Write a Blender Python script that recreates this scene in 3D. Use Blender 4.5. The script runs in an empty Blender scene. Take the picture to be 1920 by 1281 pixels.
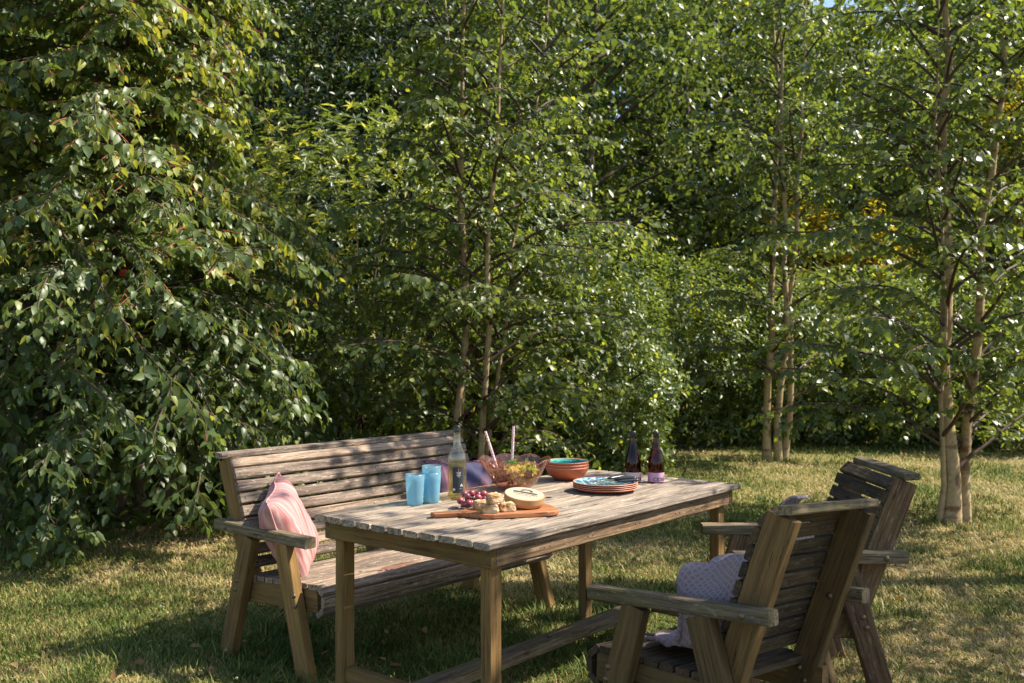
import bpy, bmesh, math, random
import numpy as np
from mathutils import Vector, Matrix, Quaternion
R = math.radians
# ------------------------------------------------------------------ camera, sky, sun, exposure
sc = bpy.context.scene
F, H = 1870.0, 1.4                       # focal length in photo pixels, eye height
cam_d = bpy.data.cameras.new('camera'); cam = bpy.data.objects.new('camera', cam_d)
sc.collection.objects.link(cam); sc.camera = cam
cam.location = (0, 0, H); cam.rotation_euler = (R(90), 0, 0)
cam_d.sensor_width = 36; cam_d.lens = F / 1920 * 36; cam_d.clip_end = 2000; cam_d.clip_start = 0.05
cam_d.dof.use_dof = True; cam_d.dof.focus_distance = 3.9; cam_d.dof.aperture_fstop = 5.6
SUN_EL, SUN_AZ = R(48.0), R(4.0)         # azimuth from +X towards +Y
world = bpy.data.worlds.new('World'); sc.world = world; world.use_nodes = True
wn = world.node_tree; bg = wn.nodes['Background']
sky = wn.nodes.new('ShaderNodeTexSky'); sky.sky_type = 'NISHITA'; sky.sun_disc = False
sky.sun_elevation = SUN_EL; sky.sun_rotation = R(90) - SUN_AZ
wn.links.new(sky.outputs[0], bg.inputs[0]); bg.inputs[1].default_value = 0.115
sun_d = bpy.data.lights.new('sun', 'SUN'); sun = bpy.data.objects.new('sun', sun_d); sc.collection.objects.link(sun)
sun_d.energy = 5.0; sun_d.angle = R(0.55); sun_d.color = (1.0, 0.92, 0.79)
SD = Vector((math.cos(SUN_EL) * math.cos(SUN_AZ), math.cos(SUN_EL) * math.sin(SUN_AZ), math.sin(SUN_EL)))
sun.rotation_euler = SD.to_track_quat('Z', 'Y').to_euler(); sun.location = SD * 30
sc.view_settings.view_transform = 'Standard'; sc.view_settings.look = 'None'
sc.view_settings.exposure = 1.05; sc.view_settings.gamma = 1
try:
    sc.cycles.use_denoising = True; sc.cycles.denoiser = 'OPENIMAGEDENOISE'
    sc.cycles.max_bounces = 10; sc.cycles.transparent_max_bounces = 24; sc.cycles.transmission_bounces = 10
    sc.cycles.sample_clamp_indirect = 6
except Exception: pass

COL = sc.collection
rng = np.random.default_rng(7); random.seed(7)
# ------------------------------------------------------------------ small helpers
def px(u, v, y):                          # photo pixel + distance -> point
    return Vector(((u - 960) / F * y, y, H - (v - 640.5) / F * y))
def px_z(u, v, z):                        # photo pixel on the level z -> point
    return px(u, v, (H - z) * F / (v - 640.5))
def link(o, parent=None):
    COL.objects.link(o)
    if parent is not None: o.parent = parent
    return o
def mesh_obj(name, me, mat=None, parent=None, smooth=False):
    if mat is not None and not me.materials: me.materials.append(mat)
    if smooth: me.shade_smooth()
    return link(bpy.data.objects.new(name, me), parent)
def pydata(name, v, f, mat=None, parent=None, smooth=False):
    me = bpy.data.meshes.new(name); me.from_pydata([tuple(p) for p in v], [], f); me.update()
    return mesh_obj(name, me, mat, parent, smooth)
def tag(o, label, cat, group=None, kind=None):
    o['label'] = label; o['category'] = cat
    if group: o['group'] = group
    if kind: o['kind'] = kind
    return o
def struct(o): o['kind'] = 'structure'; return o
def stuff(o): o['kind'] = 'stuff'; return o
def empty(name, loc, yaw=0, pitch=0, roll=0):
    o = bpy.data.objects.new(name, None); o.empty_display_size = 0.1; o.location = loc
    o.rotation_mode = 'XYZ'
    m = Matrix.Rotation(yaw, 4, 'Z') @ Matrix.Rotation(-pitch, 4, 'Y') @ Matrix.Rotation(roll, 4, 'X')
    o.rotation_euler = m.to_euler(); return link(o)
def fast_mesh(name, V, tris=None, quads=None, tint=None):
    me = bpy.data.meshes.new(name); nt = 0 if tris is None else len(tris); nq = 0 if quads is None else len(quads)
    me.vertices.add(len(V)); me.vertices.foreach_set('co', np.ascontiguousarray(V, np.float32).ravel())
    me.loops.add(nt * 3 + nq * 4); me.polygons.add(nt + nq)
    li = np.concatenate([x.ravel() for x in (tris, quads) if x is not None and len(x)]).astype(np.int32)
    me.loops.foreach_set('vertex_index', li)
    me.polygons.foreach_set('loop_start', np.concatenate([np.arange(nt) * 3, nt * 3 + np.arange(nq) * 4]).astype(np.int32))
    if tint is not None:
        a = me.attributes.new('tint', 'FLOAT', 'POINT'); a.data.foreach_set('value', np.ascontiguousarray(tint, np.float32))
    me.update(calc_edges=True); return me
def lathe(profile, seg=40, wob=None):
    V, Fc = [], []; n = len(profile)
    for i in range(seg):
        a = 2 * math.pi * i / seg
        for j, (r, z) in enumerate(profile):
            rr, zz = (r, z) if wob is None else wob(a, j, r, z)
            V.append((rr * math.cos(a), rr * math.sin(a), zz))
    for i in range(seg):
        k = (i + 1) % seg
        for j in range(n - 1):
            Fc.append((i * n + j, k * n + j, k * n + j + 1, i * n + j + 1))
    return V, Fc
def lathe_obj(name, profile, mat, parent=None, seg=40, wob=None, smooth=True):
    V, Fc = lathe(profile, seg, wob)
    me = bpy.data.meshes.new(name); me.from_pydata(V, [], Fc)
    bm = bmesh.new(); bm.from_mesh(me); bmesh.ops.remove_doubles(bm, verts=bm.verts, dist=1e-5)
    bmesh.ops.recalc_face_normals(bm, faces=bm.faces); bm.to_mesh(me); bm.free()
    return mesh_obj(name, me, mat, parent, smooth)
def tube_np(path, rad, sides=6):          # returns V, quads for a tapered tube
    P = np.asarray(path, float); n = len(P); T = np.gradient(P, axis=0)
    T /= np.linalg.norm(T, axis=1)[:, None] + 1e-9
    ref = np.array([0, 0, 1.0]) if abs(T[0, 2]) < 0.9 else np.array([1.0, 0, 0])
    A = np.cross(T, ref); A /= np.linalg.norm(A, axis=1)[:, None] + 1e-9; B = np.cross(T, A)
    ang = np.arange(sides) * 2 * np.pi / sides
    rad = np.broadcast_to(np.asarray(rad, float), (n,))
    V = P[:, None] + rad[:, None, None] * (np.cos(ang)[None, :, None] * A[:, None] + np.sin(ang)[None, :, None] * B[:, None])
    q = []
    for i in range(n - 1):
        for s in range(sides):
            t = (s + 1) % sides; q.append((i * sides + s, i * sides + t, (i + 1) * sides + t, (i + 1) * sides + s))
    return V.reshape(-1, 3), np.array(q)
class Tubes:
    def __init__(s): s.V = []; s.Q = []; s.n = 0
    def add(s, path, rad, sides=6):
        V, q = tube_np(path, rad, sides); s.V.append(V); s.Q.append(q + s.n); s.n += len(V)
    def obj(s, name, mat, parent, origin=(0, 0, 0)):
        me = fast_mesh(name, np.concatenate(s.V) - np.array(origin), quads=np.concatenate(s.Q))
        return mesh_obj(name, me, mat, parent, True)
# ------------------------------------------------------------------ materials
def nmat(name):
    m = bpy.data.materials.new(name); m.use_nodes = True; t = m.node_tree
    return m, t, t.nodes['Principled BSDF'], t.nodes['Material Output']
def N(t, typ, **kw):
    n = t.nodes.new(typ)
    for k, v in kw.items():
        if k.startswith('i_'): n.inputs[k[2:].replace('_', ' ')].default_value = v
        else: setattr(n, k, v)
    return n
def ramp(t, stops, fac):
    r = t.nodes.new('ShaderNodeValToRGB'); e = r.color_ramp.elements
    while len(e) < len(stops): e.new(0.5)
    for el, (p, c) in zip(e, stops): el.position = p; el.color = (*c, 1)
    t.links.new(fac, r.inputs[0]); return r
def mixc(t, fac, a, b, mode='MIX'):
    m = t.nodes.new('ShaderNodeMix'); m.data_type = 'RGBA'; m.blend_type = mode
    for s, v in ((m.inputs[0], fac), (m.inputs[6], a), (m.inputs[7], b)):
        if hasattr(v, 'links'): t.links.new(v, s)
        elif isinstance(v, (int, float)): s.default_value = v
        else: s.default_value = (*v, 1)
    return m.outputs[2]
def plain(name, col, rough=0.5, spec=0.5, bump=0, bscale=40, metal=0, var=0.0):
    m, t, p, o = nmat(name); p.inputs['Roughness'].default_value = rough; p.inputs['Metallic'].default_value = metal
    p.inputs['Specular IOR Level'].default_value = spec
    tc = N(t, 'ShaderNodeTexCoord'); nz = N(t, 'ShaderNodeTexNoise', i_Scale=bscale, i_Detail=4.0)
    t.links.new(tc.outputs['Object'], nz.inputs['Vector'])
    c2 = tuple(max(0, x * (1 - var)) for x in col)
    t.links.new(mixc(t, nz.outputs[0], col, c2), p.inputs['Base Color'])
    if bump:
        b = N(t, 'ShaderNodeBump', i_Strength=bump, i_Distance=0.01); t.links.new(nz.outputs[0], b.inputs['Height'])
        t.links.new(b.outputs[0], p.inputs['Normal'])
    return m
def wood(name, light, mid, dark, moss=0.0, mosscol=(0.16, 0.15, 0.03), pale=0.0, bump=0.5, rough=0.85, streak=0.8):
    """weathered timber, grain along each board's own X axis"""
    m, t, p, o = nmat(name); tc = N(t, 'ShaderNodeTexCoord'); oi = N(t, 'ShaderNodeObjectInfo')
    off = N(t, 'ShaderNodeVectorMath', operation='MULTIPLY_ADD'); sc3 = N(t, 'ShaderNodeCombineXYZ')
    for k, f in enumerate((37.0, 11.0, 23.0)):
        mm = N(t, 'ShaderNodeMath', operation='MULTIPLY'); mm.inputs[1].default_value = f
        t.links.new(oi.outputs['Random'], mm.inputs[0]); t.links.new(mm.outputs[0], sc3.inputs[k])
    off.inputs[1].default_value = (1, 1, 1); t.links.new(tc.outputs['Object'], off.inputs[0]); t.links.new(sc3.outputs[0], off.inputs[2])
    def noise(sv, scale, detail, rg=0.6, dist=0.0):
        mp = N(t, 'ShaderNodeMapping'); mp.inputs['Scale'].default_value = sv; t.links.new(off.outputs[0], mp.inputs[0])
        n = N(t, 'ShaderNodeTexNoise', i_Scale=scale, i_Detail=detail, i_Roughness=rg, i_Distortion=dist)
        t.links.new(mp.outputs[0], n.inputs['Vector']); return n.outputs[0]
    g1 = noise((1.2, 26, 26), 3.0, 6, 0.65, 0.6); g2 = noise((3, 130, 130), 2.0, 3); big = noise((1.5, 5, 5), 1.6, 3)
    crack = noise((2.0, 60, 60), 2.2, 4, 0.7, 0.4)
    c = ramp(t, [(0.34, dark), (0.49, mid), (0.66, light)], g1).outputs[0]
    fine = ramp(t, [(0.34, (0.42,) * 3), (0.60, (1.12,) * 3)], g2).outputs[0]
    c = mixc(t, streak, c, fine, 'MULTIPLY')
    br = ramp(t, [(0.3, (0.72,) * 3), (0.7, (1.15,) * 3)], big).outputs[0]; c = mixc(t, 0.9, c, br, 'MULTIPLY')
    rv = ramp(t, [(0.0, (0.66, 0.65, 0.66)), (0.5, (1, 0.98, 0.95)), (1.0, (1.22, 1.14, 1.02))], oi.outputs['Random']).outputs[0]
    c = mixc(t, 1.0, c, rv, 'MULTIPLY')
    cm = ramp(t, [(0.335, (0.10, 0.08, 0.06)), (0.385, (1, 1, 1))], crack).outputs[0]; c = mixc(t, 0.85, c, cm, 'MULTIPLY')
    if pale:
        sp = noise((9, 40, 40), 2.6, 5, 0.75); f = ramp(t, [(0.56, (0,) * 3), (0.66, (pale,) * 3)], sp).outputs[0]
        c = mixc(t, f, c, (0.66, 0.58, 0.46))
    if moss:
        sp = noise((4, 9, 9), 1.7, 5, 0.7); f = ramp(t, [(0.42, (0,) * 3), (0.62, (moss,) * 3)], sp).outputs[0]
        c = mixc(t, f, c, mosscol)
    # knots
    vo = N(t, 'ShaderNodeTexVoronoi', i_Scale=1.0); mp = N(t, 'ShaderNodeMapping'); mp.inputs['Scale'].default_value = (3.2, 9, 9)
    t.links.new(off.outputs[0], mp.inputs[0]); t.links.new(mp.outputs[0], vo.inputs['Vector'])
    kn = ramp(t, [(0.035, (0.25, 0.2, 0.15)), (0.10, (1, 1, 1))], vo.outputs['Distance']).outputs[0]; c = mixc(t, 0.8, c, kn, 'MULTIPLY')
    t.links.new(c, p.inputs['Base Color']); p.inputs['Roughness'].default_value = rough
    p.inputs['Specular IOR Level'].default_value = 0.25
    h = mixc(t, 0.5, g2, crack); b = N(t, 'ShaderNodeBump', i_Strength=bump, i_Distance=0.004)
    t.links.new(h, b.inputs['Height']); t.links.new(b.outputs[0], p.inputs['Normal']); return m
def leafmat(name, a, b, young, trans=0.35, rough=0.38, spec=0.5):
    """tint 0..1 old->mid, above 0.8 young growth"""
    m, t, p, o = nmat(name); at = N(t, 'ShaderNodeAttribute', attribute_name='tint')
    c = ramp(t, [(0.0, a), (0.65, b), (0.85, young), (1.0, young)], at.outputs['Fac']).outputs[0]
    t.links.new(c, p.inputs['Base Color']); p.inputs['Roughness'].default_value = rough
    p.inputs['Specular IOR Level'].default_value = spec
    tr = N(t, 'ShaderNodeBsdfTranslucent'); tcx = mixc(t, 1.0, c, (2.15, 2.0, 0.85), 'MULTIPLY'); t.links.new(tcx, tr.inputs[0])
    mx = N(t, 'ShaderNodeMixShader'); mx.inputs[0].default_value = trans
    t.links.new(p.outputs[0], mx.inputs[1]); t.links.new(tr.outputs[0], mx.inputs[2]); t.links.new(mx.outputs[0], o.inputs[0])
    return m
def barkmat(name, pale, brown, scale=(4, 4, 11)):
    m, t, p, o = nmat(name); tc = N(t, 'ShaderNodeTexCoord'); mp = N(t, 'ShaderNodeMapping'); mp.inputs['Scale'].default_value = scale
    t.links.new(tc.outputs['Object'], mp.inputs[0])
    n = N(t, 'ShaderNodeTexNoise', i_Scale=1.0, i_Detail=5.0, i_Roughness=0.6); t.links.new(mp.outputs[0], n.inputs['Vector'])
    n2 = N(t, 'ShaderNodeTexNoise', i_Scale=2.3, i_Detail=4.0); t.links.new(tc.outputs['Object'], n2.inputs['Vector'])
    c = ramp(t, [(0.36, brown), (0.47, pale), (0.75, tuple(x * 1.1 for x in pale))], n.outputs[0]).outputs[0]
    c = mixc(t, ramp(t, [(0.52, (0,) * 3), (0.68, (0.75,) * 3)], n2.outputs[0]).outputs[0], c, brown)
    vs = N(t, 'ShaderNodeTexVoronoi', i_Scale=1.0); mp2 = N(t, 'ShaderNodeMapping'); mp2.inputs['Scale'].default_value = (5, 5, 3.1); t.links.new(tc.outputs['Object'], mp2.inputs[0])
    nd = N(t, 'ShaderNodeTexNoise', i_Scale=9.0, i_Detail=3.0); t.links.new(tc.outputs['Object'], nd.inputs['Vector']); t.links.new(mixc(t, 0.12, mp2.outputs[0], nd.outputs['Color'], 'ADD'), vs.inputs['Vector'])
    c = mixc(t, 1.0, c, ramp(t, [(0.12, (0.16, 0.12, 0.09)), (0.24, (1, 1, 1))], vs.outputs['Distance']).outputs[0], 'MULTIPLY')
    fl = N(t, 'ShaderNodeTexNoise', i_Scale=38.0, i_Detail=4.0); t.links.new(tc.outputs['Object'], fl.inputs['Vector']); c = mixc(t, 0.7, c, ramp(t, [(0.3, (0.6,) * 3), (0.7, (1.15,) * 3)], fl.outputs[0]).outputs[0], 'MULTIPLY')
    t.links.new(c, p.inputs['Base Color']); p.inputs['Roughness'].default_value = 0.75
    b = N(t, 'ShaderNodeBump', i_Strength=0.4, i_Distance=0.01); t.links.new(n.outputs[0], b.inputs['Height']); t.links.new(b.outputs[0], p.inputs['Normal'])
    return m
def clearmat(name, tint, gloss=1.0, haze=0.0, hazecol=(1, 1, 1), rough=0.02, ior=1.45):
    """thin tinted glass or plastic: coloured pass-through, fresnel sheen, optional frosting"""
    m = bpy.data.materials.new(name); m.use_nodes = True; t = m.node_tree; t.nodes.remove(t.nodes['Principled BSDF']); o = t.nodes['Material Output']
    tr = N(t, 'ShaderNodeBsdfTransparent'); tr.inputs[0].default_value = (*tint, 1)
    sh = tr.outputs[0]
    if haze:
        d = N(t, 'ShaderNodeBsdfTranslucent'); d.inputs[0].default_value = (*hazecol, 1)
        d2 = N(t, 'ShaderNodeBsdfDiffuse'); d2.inputs[0].default_value = (*hazecol, 1)
        dm = N(t, 'ShaderNodeMixShader'); dm.inputs[0].default_value = 0.5; t.links.new(d.outputs[0], dm.inputs[1]); t.links.new(d2.outputs[0], dm.inputs[2])
        mx = N(t, 'ShaderNodeMixShader'); mx.inputs[0].default_value = haze
        t.links.new(sh, mx.inputs[1]); t.links.new(dm.outputs[0], mx.inputs[2]); sh = mx.outputs[0]
    g = N(t, 'ShaderNodeBsdfGlossy'); g.inputs['Roughness'].default_value = rough
    lw = N(t, 'ShaderNodeLayerWeight'); lw.inputs[0].default_value = 0.5
    pw = N(t, 'ShaderNodeMath', operation='POWER'); pw.inputs[1].default_value = 3.5; t.links.new(lw.outputs['Facing'], pw.inputs[0])
    mu = N(t, 'ShaderNodeMath', operation='MULTIPLY_ADD'); mu.inputs[1].default_value = 0.55 * gloss; mu.inputs[2].default_value = 0.06 * gloss; t.links.new(pw.outputs[0], mu.inputs[0])
    mx = N(t, 'ShaderNodeMixShader'); t.links.new(mu.outputs[0], mx.inputs[0]); t.links.new(sh, mx.inputs[1]); t.links.new(g.outputs[0], mx.inputs[2])
    t.links.new(mx.outputs[0], o.inputs[0]); return m

W_TOP = wood('weathered_table_top', (0.46, 0.385, 0.305), (0.31, 0.25, 0.195), (0.105, 0.08, 0.062), pale=0.4, bump=0.8)
W_BENCH = wood('weathered_bench_slat', (0.36, 0.285, 0.22), (0.255, 0.19, 0.145), (0.09, 0.064, 0.048), pale=0.55)
W_POST = wood('honey_frame_timber', (0.28, 0.17, 0.068), (0.215, 0.128, 0.048), (0.12, 0.07, 0.027), moss=0.38, mosscol=(0.185, 0.13, 0.035), bump=0.3, streak=0.4)
W_SIDE = wood('sun_bleached_apron', (0.38, 0.25, 0.14), (0.29, 0.18, 0.095), (0.15, 0.09, 0.045), pale=0.3, bump=0.3)
W_ARM = wood('grey_arm_timber', (0.25, 0.20, 0.145), (0.17, 0.13, 0.09), (0.06, 0.044, 0.03), moss=0.25, pale=0.2)
W_DARK = wood('dark_chair_slat', (0.10, 0.068, 0.043), (0.065, 0.043, 0.028), (0.026, 0.017, 0.012), moss=0.3, mosscol=(0.07, 0.06, 0.02), pale=0.12)  # dark brown slats, colour lowered further to deepen the shade on the chairs
W_CHAIRPOST = wood('chair_frame_timber', (0.185, 0.115, 0.05), (0.135, 0.083, 0.035), (0.07, 0.042, 0.02), moss=0.38, mosscol=(0.125, 0.09, 0.03), bump=0.4, streak=0.4)  # frame brown likewise lowered, shade put into the colour
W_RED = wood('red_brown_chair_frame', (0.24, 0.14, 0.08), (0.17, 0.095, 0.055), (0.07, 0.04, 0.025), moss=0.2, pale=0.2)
M_BOLT = plain('dull_steel', (0.20, 0.155, 0.10), 0.5, metal=0.8, var=0.4)
M_SCREW = plain('rusty_screw', (0.06, 0.045, 0.035), 0.7)

# ------------------------------------------------------------------ ground
def lawn_ground():
    m, t, p, o = nmat('lawn_soil'); tc = N(t, 'ShaderNodeTexCoord')
    n1 = N(t, 'ShaderNodeTexNoise', i_Scale=0.9, i_Detail=6.0, i_Roughness=0.65); n2 = N(t, 'ShaderNodeTexNoise', i_Scale=14.0, i_Detail=5.0)
    for n in (n1, n2): t.links.new(tc.outputs['Object'], n.inputs['Vector'])
    c = ramp(t, [(0.34, (0.085, 0.105, 0.025)), (0.5, (0.17, 0.16, 0.05)), (0.66, (0.28, 0.22, 0.095))], n1.outputs[0]).outputs[0]
    c = mixc(t, 0.8, c, ramp(t, [(0.3, (0.5,) * 3), (0.7, (1.25,) * 3)], n2.outputs[0]).outputs[0], 'MULTIPLY')
    t.links.new(c, p.inputs['Base Color']); p.inputs['Roughness'].default_value = 0.95; p.inputs['Specular IOR Level'].default_value = 0.1
    b = N(t, 'ShaderNodeBump', i_Strength=0.8, i_Distance=0.03); t.links.new(n2.outputs[0], b.inputs['Height']); t.links.new(b.outputs[0], p.inputs['Normal'])
    xs = np.concatenate([[-400, -120, -50, -25], np.linspace(-14, 14, 29), [25, 50, 120, 400]]); ys = np.concatenate([[-200, -60, -20], np.linspace(-8, 30, 39), [45, 80, 160, 500]])
    X, Y = np.meshgrid(xs, ys); V = np.stack([X, Y, 0 * X], -1).reshape(-1, 3); nx = len(xs)
    q = [(j * nx + i, j * nx + i + 1, (j + 1) * nx + i + 1, (j + 1) * nx + i) for j in range(len(ys) - 1) for i in range(nx - 1)]
    struct(mesh_obj('lawn', fast_mesh('lawn', V, quads=np.array(q)), m))
lawn_ground()
def vnoise(P, s, seed):                   # smooth value noise on the ground plane
    r = np.random.default_rng(seed); G = r.random((64, 64)); x = P[:, 0] / s + 31; y = P[:, 1] / s + 17
    i = np.floor(x).astype(int); j = np.floor(y).astype(int); fx = x - i; fy = y - j
    fx = fx * fx * (3 - 2 * fx); fy = fy * fy * (3 - 2 * fy); g = lambda a, b: G[a % 64, b % 64]
    return (g(i, j) * (1 - fx) + g(i + 1, j) * fx) * (1 - fy) + (g(i, j + 1) * (1 - fx) + g(i + 1, j + 1) * fx) * fy
def grass():
    m, t, p, o = nmat('lawn_grass'); at = N(t, 'ShaderNodeAttribute', attribute_name='tint')
    c = ramp(t, [(0.0, (0.06, 0.105, 0.016)), (0.4, (0.14, 0.185, 0.034)), (0.62, (0.28, 0.255, 0.075)), (0.85, (0.45, 0.345, 0.15)), (1, (0.52, 0.40, 0.20))], at.outputs['Fac']).outputs[0]
    t.links.new(c, p.inputs['Base Color']); p.inputs['Roughness'].default_value = 0.6; p.inputs['Specular IOR Level'].default_value = 0.25
    tr = N(t, 'ShaderNodeBsdfTranslucent'); t.links.new(c, tr.inputs[0]); mx = N(t, 'ShaderNodeMixShader'); mx.inputs[0].default_value = 0.3
    t.links.new(p.outputs[0], mx.inputs[1]); t.links.new(tr.outputs[0], mx.inputs[2]); t.links.new(mx.outputs[0], o.inputs[0])
    r = np.random.default_rng(3); Ps = []; Sc = []
    for y0, y1, n, s in ((3.6, 5.0, 90000, 1.05), (5.0, 7.5, 95000, 1.3), (7.5, 11.5, 64000, 1.75), (11.5, 19, 36000, 2.6)):
        y = y0 + (y1 - y0) * r.random(n); x = (r.random(n) * 2 - 1) * (0.56 * y + 0.5); Ps.append(np.stack([x, y, 0 * x], 1)); Sc.append(np.full(n, s))
    feet = [(-0.94, 3.93), (-1.26, 4.52), (-0.81, 4.03), (0.16, 5.17), (-0.05, 3.26), (-0.70, 3.78), (0.42, 5.0), (1.0, 4.5), (0.2, 3.5), (1.5, 4.0), *[(3.42 + r.normal() * 0.16, 7.6 + r.normal() * 0.12) for _ in range(9)], *[(3.08 + r.normal() * 0.15, 11.65 + r.normal() * 0.1) for _ in range(7)], (-0.35, 8.3)]
    tc_ = np.array(feet + [(r.uniform(-0.5, 0.5) * yy, yy) for yy in r.uniform(3.8, 9.0, 150)]); k_ = np.repeat(np.arange(len(tc_)), 46); sp = np.where(k_ < len(feet), 0.075, 0.045)
    TP = tc_[k_] + r.standard_normal((len(k_), 2)) * sp[:, None]; Ps.append(np.column_stack([TP, 0 * k_])); Sc.append(np.full(len(k_), 1.1)); nt_ = len(k_)
    P = np.concatenate(Ps); S = np.concatenate(Sc); n = len(P)
    patch = 0.55 * vnoise(P, 0.75, 1) + 0.3 * vnoise(P, 0.22, 2) + 0.15 * vnoise(P, 2.3, 5)
    tuft = vnoise(P, 0.16, 9) * vnoise(P, 0.9, 11)
    h = (0.019 + 0.024 * r.random(n) + 0.05 * np.clip(tuft - 0.38, 0, 1)) * (0.6 + 0.4 * S)
    tall = r.random(n) < 0.02; h[tall] *= 2.0
    h[-nt_:] = r.uniform(0.035, 0.10, nt_); az = r.random(n) * 6.283; w = (0.0016 + 0.0012 * r.random(n)) * S * 1.25
    lean = 0.35 + 0.6 * r.random(n); dx, dy = np.cos(az), np.sin(az); sx, sy = -dy, dx
    tint = np.clip(0.70 + 1.6 * (patch - 0.5) + 0.26 * r.standard_normal(n) - 1.0 * np.clip(tuft - 0.3, 0, 1), 0, 1)
    tint[-nt_:] = np.clip(0.3 + 0.22 * r.standard_normal(nt_), 0, 1); flat = tint > 0.72; lean[flat] *= 1.7; h[flat] *= 0.8
    V = np.zeros((n, 5, 3)); base = P
    for k, (f, wf) in enumerate(((0, 1), (0, -1), (0.55, 0.75), (0.55, -0.75), (1, 0))):
        V[:, k, 0] = base[:, 0] + dx * h * lean * f * f + sx * w * wf
        V[:, k, 1] = base[:, 1] + dy * h * lean * f * f + sy * w * wf
        V[:, k, 2] = h * f * (1 - 0.25 * f * np.minimum(lean, 1.4)) - 0.002
    i = np.arange(n)[:, None] * 5
    stuff(tag(mesh_obj('grass', fast_mesh('grass', V.reshape(-1, 3), tris=i + np.array([2, 3, 4]), quads=i + np.array([0, 1, 3, 2]), tint=np.repeat(tint, 5)), m),
        'short sun bleached lawn grass with straw patches', 'grass'))
grass()

# ------------------------------------------------------------------ timber boards
def board(name, a, b, w, t, side, mat, parent, seg=None, jit=0.0012, cham=0.004, bow=0.0, ends=0.0):
    """one board from a to b (parent space); w along 'side', t along the third axis; its own X is the grain"""
    a, b = Vector(a), Vector(b); L = (b - a).length; X = (b - a).normalized(); S = Vector(side); S = (S - X * S.dot(X)).normalized(); T = X.cross(S)
    seg = seg or max(2, int(L / 0.12)); hw, ht, c = w / 2, t / 2, min(cham, t * 0.35)
    ring = [(-hw + c, -ht), (hw - c, -ht), (hw, -ht + c), (hw, ht - c), (hw - c, ht), (-hw + c, ht), (-hw, ht - c), (-hw, -ht + c)]
    V, Fc = [], []
    for i in range(seg + 1):
        f = i / seg; ex = 0
        for (y, z) in ring:
            j = jit
            V.append((L * (f - 0.5) + (random.uniform(-1, 1) * ends if i in (0, seg) else 0), y + random.uniform(-j, j), z + random.uniform(-j, j) * 0.6 - bow * (y / hw) ** 2))
    for i in range(seg):
        for k in range(8): Fc.append((i * 8 + k, i * 8 + (k + 1) % 8, (i + 1) * 8 + (k + 1) % 8, (i + 1) * 8 + k))
    Fc.append(tuple(range(7, -1, -1))); Fc.append(tuple(seg * 8 + k for k in range(8)))
    o = pydata(name, V, Fc, mat, parent); M = Matrix((X, S, T)).transposed().to_4x4(); M.translation = (a + b) / 2
    o.matrix_local = M; return o
def bolt(parent, p, n, r=0.011, mat=None, name='bolt', dome=0.6):
    prof = [(0.0005, r * dome), (r * 0.5, r * dome * 0.85), (r * 0.87, r * dome * 0.45), (r, 0), (r, -0.004), (0.0005, -0.004)]
    o = lathe_obj(name, prof, mat or M_BOLT, parent, 12); q = Vector(n).to_track_quat('Z', 'Y').to_matrix().to_4x4(); q.translation = p; o.matrix_local = q; return o
def drill(o, center_w, r, depth):
    """cut a round hole through a board (world position)"""
    V, Fc = lathe([(0.0001, -depth), (r, -depth), (r, depth), (0.0001, depth)], 20)
    me = bpy.data.meshes.new('cut'); me.from_pydata(V, [], Fc); bm = bmesh.new(); bm.from_mesh(me)
    bmesh.ops.remove_doubles(bm, verts=bm.verts, dist=1e-3); bmesh.ops.recalc_face_normals(bm, faces=bm.faces); bm.to_mesh(me); bm.free()
    c = link(bpy.data.objects.new('cut', me)); c.location = center_w
    md = o.modifiers.new('hole', 'BOOLEAN'); md.object = c; md.operation = 'DIFFERENCE'; md.solver = 'EXACT'
    bpy.context.view_layer.update(); dg = bpy.context.evaluated_depsgraph_get()
    nm = bpy.data.meshes.new_from_object(o.evaluated_get(dg)); o.modifiers.clear(); o.data = nm
    bpy.data.objects.remove(c)

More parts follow.
